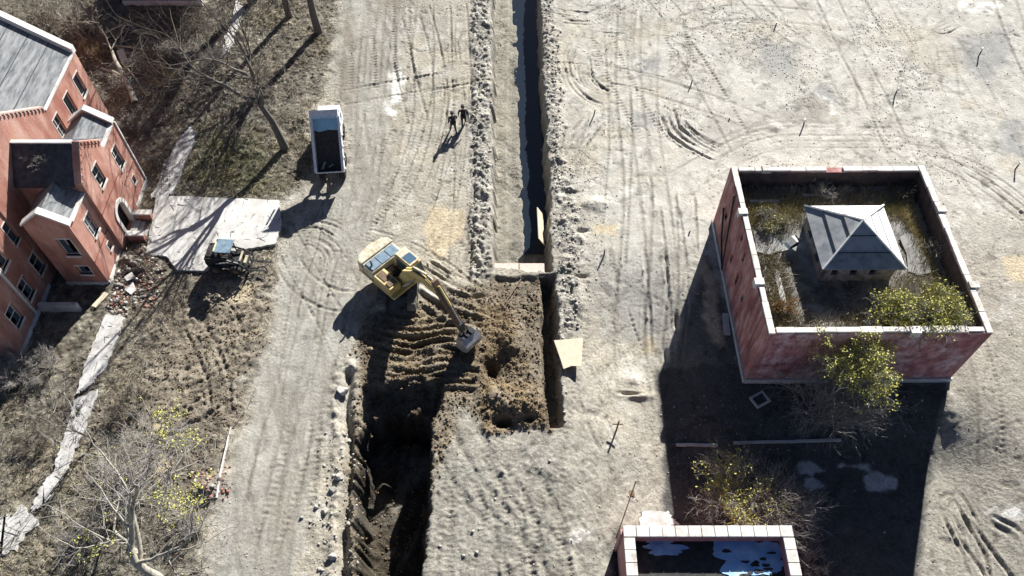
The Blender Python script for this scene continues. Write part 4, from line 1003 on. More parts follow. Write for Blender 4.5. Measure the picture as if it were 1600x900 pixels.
def tree(name, label, cat, base, H, r, seed, lean=(0, 0), maxl=5, kids=(5, 4, 4, 3, 3), spread=.95, gnarl=.1, mt=bark, mc=twig_m, bud_m=None, nb=0, bs=.08, L0=.33, group=None, parent_at=None, drop=1.0, lowlim=None, mr=.012, tl=1):
    global MINR
    MINR = mr
    rr = random.Random(seed); t = thing(name, label, cat, base, 0, group)
    T0, T1, lv = Tubes(), Tubes(), []
    grow(T0, T1, lv, rr, Vector((0, 0, -.15)), Vector((lean[0], lean[1], 1)).normalized(), H * L0, r, 0, maxl, gnarl, kids, spread, drop, tl)
    T0.build('trunk', mt, t); T1.build('crown', mc, t)
    if bud_m and lv:
        v, f = leaf_quads(clustered(lv, nb, rr, lowlim or 0), bs, rr); np_mesh('buds', v, f, bud_m, t)
    return t
def bush(name, label, cat, base, H, W, nst, seed, mc=twig_grey, r=.02, bud_m=None, nb=0, bs=.06, group=None, kids=(4, 3, 3), maxl=3, depth=None, gnarl=.16, mr=.010):
    global MINR
    MINR = mr; rr = random.Random(seed); t = thing(name, label, cat, base, 0, group)
    T0, T1, lv = Tubes(), Tubes(), []
    for k in range(nst):
        a = rr.uniform(0, 2 * PI); q = rr.random() ** .5
        d = Vector((math.cos(a) * q * W / H, math.sin(a) * q * W / H, 1)).normalized()
        p0 = Vector((math.cos(a) * q * W * .25, math.sin(a) * q * W * .25, -.05))
        grow(T0, T1, lv, rr, p0, d, H * rr.uniform(.3, .5), r * rr.uniform(.7, 1.3), 0, maxl, gnarl, kids, .8, 1.0, 0)
    T0.build('stems', mc, t); T1.build('crown', mc, t)
    if bud_m:
        v, f = leaf_quads(clustered(lv, nb, rr), bs, rr); np_mesh('buds', v, f, bud_m, t)
    return t
TG = 'bare trees on the west side'
def forked(label, px, py, z, r, limbs, seed, mc=twig_m, mr=.024, name='bare_tree'):
    """trunk drawn joint by joint, limbs grown from its fork"""
    global MINR
    MINR = mr; rr = random.Random(seed); base = gp(px, py); t = thing(name, label, 'tree', base, 0, TG); T0, T1, lv = Tubes(), Tubes(), []
    tr = [Vector((0, 0, -.2))] + [Vector(v) for v in z]; T0.tube(tr, [r * 1.25] + [r * (1 - .35 * i / len(z)) for i in range(len(z))], 8)
    for (dx, dy, dz, L, k) in limbs:
        grow(T0, T1, lv, rr, tr[-1 - k].copy(), Vector((dx, dy, dz)).normalized(), L, r * (.62 if k == 0 else .42), 1, 5, .17, (0, 4, 4, 3, 3), .85, 1, 2)
    T0.build('trunk', bark, t); T1.build('crown', mc, t); return t
forked('bare grey tree beside the white dump truck casting a long shadow over the pavement', 446, 232, [(-.15, 0, 1.3), (-.35, .1, 2.6), (-.8, .2, 3.9)], .27, [(-.55, .1, 1.3, 4.2, 0), (.3, .05, 1.5, 4.2, 0), (-.1, .5, 1.4, 4.0, 0), (.5, -.1, 1.0, 2.2, 0)], 5, mr=.016)
forked('bare tree beside the haul road at the top edge', 498, 50, [(-.1, 0, 1.8), (-.1, .1, 3.6), (-.3, .2, 5.2)], .3, [(-.6, .2, 1, 4.5, 0), (.3, -.1, 1, 4.5, 0), (-.1, .8, 1, 4.2, 0), (-.8, -.4, .7, 3.6, 1), (.1, -.9, .9, 3.4, 0)], 8)
forked('bare tree at the top edge, left of the one beside the haul road', 452, 26, [(0, 0, 2), (.1, .1, 4), (0, .1, 5.6)], .26, [(-.5, .3, 1, 4.2, 0), (.4, -.3, 1, 4.2, 0), (-.8, -.3, .8, 3.6, 1), (.1, .6, 1.1, 4, 0)], 9)
forked('slender bare tree behind the brush heaps near the top', 392, 8, [(0, 0, 2), (.2, .1, 4.2), (.2, 0, 6)], .2, [(-.4, .1, 1, 4, 0), (.5, -.2, 1, 4, 0), (-.7, -.4, .8, 3.2, 1), (.2, .5, 1, 3.6, 0)], 10)
forked('bare tree rooted above the broken footpath', 420, -22, [(0, 0, 2), (-.2, 0, 4.5), (0, .1, 6.5)], .3, [(-.6, .1, 1, 4.6, 0), (.5, -.1, 1, 4.6, 0), (-.7, -.6, .9, 4, 1), (.1, -.6, 1, 4.2, 0), (.8, .1, .8, 3.6, 1)], 11)
tree('pale_barked_tree', 'large pale barked spreading tree in the bottom left corner', 'tree', (at(290, 935)[0], at(290, 935)[1], 0), 12, .29, 12, (-.25, .1), 5, (5, 4, 4, 3, 2), 1.25, .17, bark_pale, twig_grey, bud, 1500, .06, L0=.36, group=TG, tl=2)
tree('pale_barked_tree', 'pale barked tree branching in at the left edge below the footpath', 'tree', (at(-50, 850)[0], at(-50, 850)[1], 0), 9, .2, 22, (.25, .5), 5, (5, 4, 4, 3, 3), 1.1, .17, bark_pale, twig_grey, bud2, 350, .05, group=TG, tl=2)
tree('sapling', 'slender dark sapling standing on the grey ground west of the haul road', 'tree', gp(150, 690), 4.5, .07, 41, (-.2, .1), 4, (5, 4, 3, 3), .8, .12, twig_m, twig_m, group='saplings in the western scrub')
tree('sapling', 'thin grey sapling over the mud west of the haul road', 'tree', gp(240, 700), 4.0, .06, 43, (.1, -.1), 5, (5, 4, 3, 3, 2), .9, .14, twig_grey, twig_grey, bud2, 160, .04, group='saplings in the western scrub')
tree('sapling', 'thin sapling with green buds above the bottom left corner', 'tree', gp(200, 800), 4.2, .06, 44, (0, .1), 5, (5, 4, 3, 3, 2), .9, .14, twig_grey, twig_grey, bud2, 320, .05, group='saplings in the western scrub')
# by the square building
tree('budding_tree', 'budding tree with yellow green tips against the south wall of the square building', 'tree', gp(1288, 616), 7.4, .14, 51, (-.03, -.04), 5, (8, 5, 4, 3, 3), 1.0, .18, bark_pale, twig_grey, bud, 5200, .065, L0=.33, lowlim=4.0, mr=.010)
bush('shrub', 'tangled dark shrub at the southwest corner of the square building', 'shrub', gp(1278, 638), 4.4, 3.6, 34, 52, twig_grey, .025, bud2, 200, .06, kids=(5, 4, 3))
bush('budding_shrub', 'wide budding shrub with bright yellow green tips north of the small parapeted building', 'shrub', gp(1148, 796), 3.7, 3.0, 24, 53, twig_grey, .022, bud, 2600, .06, kids=(6, 4, 4), mr=.008)
bush('shrub', 'bare grey shrub behind the northeast corner of the small parapeted building', 'shrub', gp(1215, 815), 3.0, 2.4, 30, 54, twig_grey, .02, bud2, 120, .04, kids=(5, 4, 3))
bush('shrub', 'small dry shrub beside the east wall of the small parapeted building', 'shrub', gp(1262, 890), 1.2, 1.2, 14, 55, twig_grey, .015)
RZ = 4.15
def onroof(px, py): p = at(px, py, RZ); return Vector(p)
bush('roof_shrub', 'large yellow green shrub growing on the southeast part of the square roof', 'shrub', onroof(1440, 502), 2.2, 2.6, 40, 61, twig_grey, .02, bud, 3600, .07, kids=(5, 4, 3))
bush('roof_shrub', 'yellow green shrub growing on the roof right below the cupola corner', 'shrub', onroof(1385, 505), 1.8, 2.0, 30, 62, twig_grey, .02, bud, 2000, .07, kids=(5, 4, 3))
bush('roof_shrub', 'greyish bare shrub on the roof against the south parapet', 'shrub', onroof(1478, 500), 1.4, 1.5, 30, 63, twig_grey, .018, bud, 400, .07, kids=(5, 4, 3))
bush('roof_shrub', 'olive shrub on the roof in the northwest corner', 'shrub', onroof(1205, 350), .9, 1.9, 30, 64, twig_grey, .015, bud, 420, .05, kids=(5, 4, 3))
bush('roof_shrub', 'dry twiggy shrub along the north parapet behind the cupola', 'shrub', onroof(1290, 300), 1.0, 2.2, 30, 65, twig_grey, .015, kids=(5, 4, 3))
bush('roof_shrub', 'dark twiggy shrub at the northeast corner of the square roof', 'shrub', onroof(1405, 298), 1.0, 1.6, 20, 66, twig_m, .015, bud2, 60, .05, kids=(5, 4, 3))
bush('roof_shrub', 'rusty dry shrub in the southwest corner of the square roof', 'shrub', onroof(1222, 488), 1.0, .8, 14, 67, mat('rusty_twigs', (.30, .16, .06), .9, (.2, .15, .08), 4), .015, kids=(5, 4, 3))
bush('roof_shrub', 'thin bare branches leaning over the east parapet', 'shrub', onroof(1462, 395), 1.0, .9, 8, 68, twig_grey, .015, kids=(4, 3, 3))
# top left scrub
k = 0
SG = 'scrub around the brick building'
for px, py, H, W, n, m_, lb in ((70, 40, 3.6, 3.0, 16, bark_pale, 'pale bare branches rising behind the north parapet of the brick building'), (135, 55, 3.2, 2.2, 14, bark_pale, 'pale branched shrub left of the blue clad building'),
                                (150, 88, 1.6, 1.8, 40, mat('tan_twigs', (.34, .26, .17), .95, (.22, .17, .11), 3), 'dense rounded tan shrub at the north corner of the brick building'), (105, 20, 3.0, 3.0, 14, twig_grey, 'grey tangled shrub at the top edge left of the shrub with pale branches'),
                                (235, 92, 1.6, 1.8, 14, twig_m, 'dark shrub in the building shadow at the top left'), (260, 128, 1.5, 2.2, 18, mat('tan_twigs', (.3, .2, .1)), 'brown shrub on the brush heap east of the fallen tree'), (215, 215, 1.2, 1.6, 16, twig_m, 'low dark shrub beside the north wing of the brick building'),
                                (300, 40, 1.6, 2.2, 18, twig_m, 'brown shrub right of the blue clad building'), (340, 100, 1.5, 2.0, 14, twig_grey, 'grey thicket under the bare trees'), (245, 260, .9, 1.2, 14, twig_m, 'low shrub by the pavement corner'),
                                (30, 590, 1.8, 2.2, 26, twig_grey, 'grey leafless shrub at the southeast corner of the brick building'), (75, 575, 1.3, 1.5, 18, twig_grey, 'small grey shrub beside the shaded corner of the brick building'), (60, 690, 1.2, 1.6, 14, twig_m, 'low brown shrub beside the lower footpath'),
                                (205, 640, 1.3, 1.8, 16, twig_m, 'twiggy shrub east of the lower footpath'), (290, 820, 1.1, 1.6, 14, twig_grey, 'twiggy shrub west of the brick heap'), (130, 850, 1.0, 1.8, 16, twig_grey, 'low shrub under the large pale barked tree'),
                                (180, 745, 1.2, 1.6, 14, twig_grey, 'grey shrub midway between footpath and brick heap'), (225, 415, .7, 1.0, 10, twig_m, 'low weeds beside the entrance steps'), (120, 640, .7, 1.0, 10, twig_m, 'little shrub on the edge of the broken footpath')):
    k += 1; bush('shrub', lb, 'shrub', gp(px, py), H, W, n, 100 + k, m_, .06 if m_ is bark_pale else .016, mr=.02 if m_ is bark_pale else .010, kids=(4, 4, 3), group=SG)
bush('branch_heap', 'tangle of dead branches lying on the dark roof of the brick building entrance wing', 'branches', Vector((-28.3, 33.2, 7.35)), .9, 1.6, 12, 301, twig_grey, .02, kids=(4, 3, 3))
# fallen tree
b0, b1 = gp(214, 165), gp(182, 92); t = thing('fallen_tree', 'fallen pale trunk with upturned branches beside the north wall of the brick building', 'fallen tree', b0)
d = b1 - b0; d.z = .9; rr = random.Random(4); Ta, Tb, lv = Tubes(), Tubes(), []
Ta.tube([Vector((0, 0, .3)), d * .35 + Vector((.1, 0, .35)), d * .7 + Vector((-.1, 0, .4)), d], [.24, .2, .15, .1], 8)
for k in range(9):
    a = rr.uniform(.3, 1); grow(Ta, Tb, lv, rr, d * a + Vector((0, 0, .35)), (rvec(rr) + Vector((.3, .3, .8))).normalized(), 1.1, .06, 1, 4, .16, (4, 3, 3, 3), .9, 1, 2)
Ta.build('trunk', bark_pale, t); Tb.build('branches', twig_grey, t)
FB = ('bleached branch crossing the brush beyond the brick building corner', 'curved pale branch lying near the foot of the fallen trunk', 'pale stick standing out of the dark scrub beside the building shadow')
for k, (a, b_, r_) in enumerate((((118, 62), (96, 30), .08), ((228, 150), (205, 118), .07), ((190, 74), (214, 40), .06))):
    A_, B_ = gp(*a), gp(*b_); o = MB().tube([A_ + Vector((0, 0, .2)), (A_ + B_) / 2 + Vector((.1, 0, .6)), B_ + Vector((0, 0, .7))], [r_, r_ * .8, r_ * .4], 7).build('fallen_branch', bark_pale, smooth=True); tag(o, FB[k], 'branch', 'fallen branches in the northern scrub')
for k, (a, b_, r_) in enumerate((((175, 75), (243, 88), .09), ((160, 110), (200, 128), .1), ((200, 108), (236, 48), .06), ((225, 60), (250, 36), .05), ((285, 88), (250, 84), .06))):
    A_, B_ = gp(*a), gp(*b_); m_ = (A_ + B_) / 2 + Vector((0, 0, .5))
    o = MB().tube([A_ + Vector((0, 0, .25)), m_, B_ + Vector((0, 0, .4))], [r_, r_ * .9, r_ * .5], 7).build('fallen_branch', bark_pale, smooth=True)
    tag(o, ('long pale branch lying across the shaded scrub', 'thick pale branch beside the fallen trunk', 'thin forked branch reaching into the blue building shadow', 'short bleached branch nearest the blue clad building', 'pale branch on the brush heap')[k], 'branch', 'fallen branches in the northern scrub')

# ------------------------------------------------------------------ excavator
piv = gp(619, 462); piv = Vector((-7.3, 29.45, GH(-7.3, 29.45) + .02)); hd = math.atan2(-4.4, 4.6)
EX = thing('excavator', 'yellow tracked excavator reaching its bucket over the trench soil', 'excavator', piv, hd)
un = Matrix.Rotation(-hd, 4, 'Z')         # tracks keep the world direction
for s_, w_ in ((-1, .55), (1, .55)):
    prof = [(-1.95, .42), (-1.9, .15), (-1.6, 0), (1.6, 0), (1.9, .15), (1.95, .42), (1.85, .72), (1.55, .82), (-1.55, .82), (-1.85, .72)]
    mb = MB(); mb.prism(prof, w_, un, axis='x', c=s_ * .98)
    n = 26
    for k in range(n):                      # grouser bars round the top and ends
        y = -1.8 + 3.6 * k / (n - 1); mb.box(s_ * .98 - w_ / 2 - .02, s_ * .98 + w_ / 2 + .02, y - .03, y + .03, .822, .86, un)
    tr = mb.build('track', trackm, EX, bevel=.02)
    mb = MB()
    for y in (-1.5, -.9, -.3, .3, .9, 1.5): mb.tube([(s_ * .98 + s_ * .28, y, .3), (s_ * .98 + s_ * .31, y, .3)], .2, 12, un)
    mb.build('roller', steel_dark, tr)
MB().box(-.75, .75, -.9, .9, .35, .95, un).build('undercarriage', steel_dark, EX, bevel=.04)
MB().tube([(0, 0, .95), (0, 0, 1.1)], .65, 20).build('turntable', rust, EX)
# house: x forward, y left
hb = MB(); hb.prism([(-2.35, -.95), (-2.5, 0), (-2.35, .95), (-2.1, 1.3), (1.15, 1.3), (1.15, -1.3), (-2.1, -1.3)], .2, axis='z', c=1.2); hb.build('deck', yellow, EX, bevel=.03)
cw = MB().prism([(-2.45, -.95), (-2.62, 0), (-2.45, .95), (-2.15, 1.3), (-1.75, 1.3), (-1.75, -1.3), (-2.15, -1.3)], .95, axis='z', c=1.8).build('counterweight', cream, EX, bevel=.07)
MB().box(-1.74, -.75, -1.25, 1.25, 1.303, 2.18).build('engine_hood', cream, EX, bevel=.06)
hp = MB()
for k in range(3): hp.box(-1.62, -.84, -1.12 + .76 * k, -.42 + .76 * k, 2.183, 2.24)
hp.build('hood_panel', hood, EX, bevel=.02)
MB().tube([(-1.2, -.9, 2.2), (-1.2, -.9, 2.55), (-1.3, -.9, 2.62)], .06, 8).build('exhaust', rust, EX)
MB().box(-.74, .9, -1.28, -.42, 1.303, 1.98).build('side_box', yellow, EX, bevel=.05)
MB().box(-.6, .2, -1.1, -.6, 1.983, 2.02).box(.35, .75, -1.15, -.55, 1.983, 2.04).build('fuel_cap', rust, EX)
MB().box(-.74, -.1, -.4, .35, 1.303, 1.62).build('pump_bay', rust, EX)
mb = MB()
for k in range(5): mb.tube([(-.7, -.3 + .14 * k, 1.7), (-.2, -.25 + .12 * k, 1.95), (.4, -.12 + .06 * k, 1.9)], .03, 5)
mb.build('hose', rubber, EX)
cab = MB().prism([(-.55, 1.303), (1.2, 1.303), (1.3, 1.9), (1.02, 2.72), (-.5, 2.78)], .9, axis='y', c=.86).build('cab', yellow, EX, bevel=.05)
MB().box(-.42, .95, .46, 1.26, 2.79, 2.84).build('cab_roof', cream, cab, bevel=.02)
MB().box(.1, .8, .56, 1.16, 2.843, 2.86).build('roof_window', tglass, cab)
MB().add([(1.30, .5, 1.95), (1.30, 1.22, 1.95), (1.06, 1.22, 2.68), (1.06, .5, 2.68), (1.32, .5, 1.95), (1.32, 1.22, 1.95), (1.08, 1.22, 2.69), (1.08, .5, 2.69)], [(0, 1, 2, 3), (4, 7, 6, 5), (0, 4, 5, 1), (1, 5, 6, 2), (2, 6, 7, 3), (3, 7, 4, 0)]).build('windscreen', tglass, cab)
MB().box(-.3, .9, 1.312, 1.325, 1.85, 2.6).box(-.3, .9, .395, .407, 1.85, 2.6).box(-.566, -.55, .5, 1.2, 1.9, 2.6).build('side_window', tglass, cab)
MB().tube([(1.25, 1.35, 1.9), (1.35, 1.5, 2.2)], .02, 5).box(1.28, 1.4, 1.46, 1.54, 2.15, 2.42).build('mirror', steel_dark, cab)
bm_ = MB().prism([(.25, 1.45), (.8, 1.2), (1.4, 2.2), (2.25, 3.2), (3.0, 3.6), (4.05, 3.55), (4.15, 3.92), (3.1, 4.3), (2.05, 4.02), (1.0, 3.05)], .46, axis='y').build('boom', yellow, EX, bevel=.04)
mb = MB().tube([(.95, .3, 1.5), (1.75, .3, 2.6)], .09, 10).tube([(.95, -.3, 1.5), (1.75, -.3, 2.6)], .09, 10); mb.build('boom_cylinder', cream, EX)
MB().tube([(1.7, .3, 2.55), (2.35, .3, 3.5)], .05, 8).tube([(1.7, -.3, 2.55), (2.35, -.3, 3.5)], .05, 8).build('cylinder_rod', steel, EX)
MB().tube([(1.9, 0, 4.05), (3.2, 0, 4.5)], .085, 10).build('stick_cylinder', cream, EX); MB().tube([(3.15, 0, 4.48), (3.75, 0, 4.45)], .045, 8).build('cylinder_rod', steel, EX)
mb = MB()
for y in (-.14, .14): mb.tube([(1.2, y, 3.4), (2.05, y, 4.12), (3.1, y, 4.36), (3.9, y, 4.05)], .03, 5)
mb.build('hose', rubber, EX)
st = MB().prism([(3.68, 4.5), (3.95, 4.15), (3.95, 3.6), (4.25, 3.45), (6.1, 1.15), (6.25, 1.28), (4.5, 3.9), (3.9, 4.6)], .4, axis='y').build('stick', rust, EX, bevel=.03)
MB().tube([(4.2, 0, 4.35), (5.1, 0, 3.2)], .075, 10).build('bucket_cylinder', yellow, EX); MB().tube([(5.08, 0, 3.22), (5.85, 0, 2.15)], .04, 8).build('cylinder_rod', steel, EX)
MB().box(5.75, 6.0, -.17, .17, 1.5, 2.0).tube([(5.85, .15, 2.15), (6.5, .15, 1.5)], .04, 6).tube([(5.85, -.15, 2.15), (6.5, -.15, 1.5)], .04, 6).build('linkage', steel_dark, EX)
bo = [(6.05, 1.3), (6.55, 1.55), (6.95, 1.15), (6.9, .62), (6.5, .28), (5.95, .3), (6.0, .36), (6.45, .36), (6.8, .66), (6.84, 1.1), (6.5, 1.44), (6.1, 1.2)]
bk = MB().prism(bo, 1.15, axis='y')
solid = [(6.05, 1.3), (6.55, 1.55), (6.95, 1.15), (6.9, .62), (6.5, .28), (5.95, .3)]
bk.prism(solid, .04, axis='y', c=-.597).prism(solid, .04, axis='y', c=.597)
bk = bk.build('bucket', steel, EX); mb = MB()
for k in range(5): mb.prism([(5.98, .28), (5.98, .37), (5.72, .32)], .1, axis='y', c=-.48 + .24 * k)
mb.build('tooth', steel, bk)
MB().box(6.2, 6.6, -.2, -.14, 1.35, 1.68).box(6.2, 6.6, .14, .2, 1.35, 1.68).box(6.15, 6.62, -.5, .5, 1.56, 1.6).build('bracket', steel_dark, bk)

# ------------------------------------------------------------------ dump truck, body raised
tp = Vector((-12.78, 38.95, GH(-12.7, 38.9) + .02)); TR = thing('dump_truck', 'white dump truck with its empty body raised beside the haul road', 'dump truck', tp, math.radians(5))
mb = MB().box(-.45, -.3, -.3, 5.4, .75, .95).box(.3, .45, -.3, 5.4, .75, .95)
for y in (0, 1.2, 2.6, 4.0): mb.box(-.3, .3, y, y + .12, .78, .92)
mb.build('chassis', steel_dark, TR)
def wheel(parent, x, y, z, r, w, m=rubber, rim=steel, seg=20):
    M = Matrix.Translation((x, y, z)); o = MB()
    pr = [(-w / 2, r * .55), (-w / 2, r * .92), (-w * .36, r), (w * .36, r), (w / 2, r * .92), (w / 2, r * .55)]
    vs = []; fs = []; k = len(pr)
    for i in range(seg):
        a = 2 * PI * i / seg
        for q in pr: vs.append(M @ Vector((q[0], q[1] * math.cos(a), q[1] * math.sin(a))))
    for i in range(seg):
        for j in range(k): fs.append((i * k + j, ((i + 1) % seg) * k + j, ((i + 1) % seg) * k + (j + 1) % k, i * k + (j + 1) % k))
    o.add(vs, fs); w_ = o.build('wheel', m, parent, smooth=False)
    MB().tube([(x - w * .3, y, z), (x + w * .3, y, z)], r * .56, 14).tube([(x - w * .45, y, z), (x + w * .45, y, z)], r * .2, 10).build('rim', rim, w_)
for x in (-.7, .66):
    for y in (.35, 1.5): wheel(TR, x, y, .5, .5, .45)
    wheel(TR, x - .15, 4.55, .5, .5, .3)
cb = MB().prism([(3.55, .75), (5.5, .75), (5.55, 1.35), (5.3, 2.3), (3.6, 2.3)], 1.6, axis='x', c=-.2).build('cab', truck_white, TR, bevel=.06)
MB().box(-.85, .45, 5.49, 5.53, 1.45, 2.1).build('windscreen', tglass, cb); MB().box(.602, .615, 3.9, 5.0, 1.45, 2.1).box(-1.015, -1.002, 3.9, 5.0, 1.45, 2.1).build('side_window', tglass, cb)
for x in (-.75, .4): MB().tube([(x, 5.54, 1.0), (x, 5.6, 1.0)], .12, 10).build('headlight', truck_white, cb)
BM_ = Matrix.Translation((0, -.15, 1.0)) @ Matrix.Rotation(math.radians(43), 4, 'X')
L_, Wd, Hs = 3.75, 1.95, .85
MB().box(-Wd / 2 + .08, Wd / 2 - .08, 0, L_, 0, .08, BM_).build('bed_floor', bed_dark, TR)
for s_ in (-1, 1):
    mb = MB(); x = s_ * (Wd / 2 - .04); mb.prism([(0, -.05), (L_, -.05), (L_ + .05, Hs + .1), (0, Hs)], .08, BM_, axis='x', c=x)
    sp = mb.build('side_panel', truck_white, TR)
    mb = MB()
    for k in range(6): mb.box(x + s_ * .041, x + s_ * .12, .15 + .78 * k, .27 + .78 * k, 0, Hs - .1, BM_)
    mb.box(x - .07, x + .11, 0, L_, Hs + .005 if s_ > 0 else Hs + .005, Hs + .1, BM_); mb.build('rib', truck_white, sp)
MB().box(-Wd / 2 + .081, Wd / 2 - .081, L_ - .08, L_, .081, Hs + .25, BM_).build('headboard', skylit_blue, TR)
MB().prism([(-Wd / 2, L_ - .75), (-.6, L_ - .95), (.1, L_ - .82), (Wd / 2 - .08, L_ - .9), (Wd / 2 - .08, L_ - .09), (-Wd / 2 + .08, L_ - .09)], .02, BM_, axis='z', c=.1).build('blue_tint_sheet', skylit_blue, TR)  # added sheet, spreads the painted skylight blue over the upper bed
MB().box(-Wd / 2, Wd / 2, L_ + .003, L_ + .45, Hs + .15, Hs + .25, BM_).build('cab_guard', truck_white, TR)
MB().box(-Wd / 2 + .02, Wd / 2 - .02, -.07, -.003, .05, Hs + .05, BM_).build('tailgate', truck_white, TR)
mb = MB()
mb.prism([(-.7, .2), (-.45, .25), (-.3, .75), (-.42, .7)], .04, BM_, axis='z', c=.14).prism([(-.1, .3), (.25, .5), (.22, .56), (-.12, .4)], .05, BM_, axis='z', c=.16)
mb.build('debris', wood_pale, TR)
MB().tube([(0, 1.0, .9), (0, 2.1, 2.4)], .1, 10).tube([(0, 2.0, 2.3), (0, 2.5, 3.1)], .06, 10).build('hoist', steel, TR)

# ------------------------------------------------------------------ compact loader
cx_, cy_ = gp(362, 418).x, gp(362, 418).y + .1
LD = thing('compact_loader', 'small black compact loader with forks crossing the pavement edge', 'loader', (cx_, cy_, GH(cx_, cy_) + .14), math.radians(-4))
MB().prism([(-1.25, .35), (-1.35, .8), (-1.25, 1.35), (-.5, 1.4), (-.4, .95), (.85, .85), (1.0, .5), (.85, .3)], 1.1, axis='y').build('body', steel_dark, LD, bevel=.04)
MB().box(-1.2, -.62, -.45, .45, 1.41, 1.46).build('engine_cover', rubber, LD, bevel=.02)
for x in (-.72, .62):
    for y in (-.72, .72):
        w_ = MB(); seg = 18; M = Matrix.Translation((x, y, .4)); pr = [(-.15, .2), (-.15, .37), (-.1, .41), (.1, .41), (.15, .37), (.15, .2)]; vs = []; fs = []
        for i in range(seg):
            a = 2 * PI * i / seg
            for q in pr: vs.append(M @ Vector((q[1] * math.cos(a), q[0], q[1] * math.sin(a))))
        for i in range(seg):
            for j in range(6): fs.append((i * 6 + j, ((i + 1) % seg) * 6 + j, ((i + 1) % seg) * 6 + (j + 1) % 6, i * 6 + (j + 1) % 6))
        o = w_.add(vs, fs).build('wheel', rubber, LD); MB().tube([(x, y - .12, .4), (x, y + .12, .4)], .21, 12).build('rim', rust, o)
mb = MB()
for x, y in ((-.5, -.5), (-.5, .5), (.65, -.5), (.5, .5)): mb.tube([(x, y, .9), (x * .95, y, 2.0)], .045, 6)
for z in (1.3, 1.65): mb.tube([(-.5, -.52, z), (.6, -.52, z)], .02, 5).tube([(-.5, .52, z), (.55, .52, z)], .02, 5)
mb.box(-.5, .6, -.56, .56, 1.96, 1.999); cg = mb.build('cab_frame', steel_dark, LD)
MB().box(-.4, .62, -.55, .55, 2.0, 2.07).build('cab_roof', hood, cg, bevel=.02); MB().box(-.50, -.403, -.45, .3, 1.99, 2.06).build('beacon_bar', mat('pale_yellow_strip', (.62, .58, .38), .5), cg)
MB().box(-.35, .1, -.25, .25, .95, 1.1).box(-.38, -.25, -.25, .25, 1.1, 1.55).build('seat', rubber, cg)
for y in (-.62, .62):
    MB().tube([(-1.2, y, 1.35), (-.2, y, 1.5), (.9, y, 1.05), (1.35, y, .45)], .07, 6).build('lift_arm', steel_dark, LD); MB().tube([(-.6, y * 1.0, .9), (.5, y, 1.15)], .04, 6).build('cylinder', steel, LD)
fk = MB().box(1.35, 1.42, -.65, .65, .12, .3).box(1.35, 1.42, -.65, .65, .75, .85)
for y in (-.6, .6, -.2, .2): fk.box(1.36, 1.41, y - .04, y + .04, .3, .75)
fk = fk.build('fork_carriage', steel_dark, LD)
for y in (-.38, .38): MB().prism([(1.425, .1), (2.55, .07), (2.55, .1), (1.425, .17)], .1, axis='y', c=y).build('fork', steel_dark, fk)
MB().box(1.1, 1.25, -.3, .3, .5, .8).box(.9, 1.0, -.4, .4, 1.0, 1.1).build('headlight_bar', cream, LD)

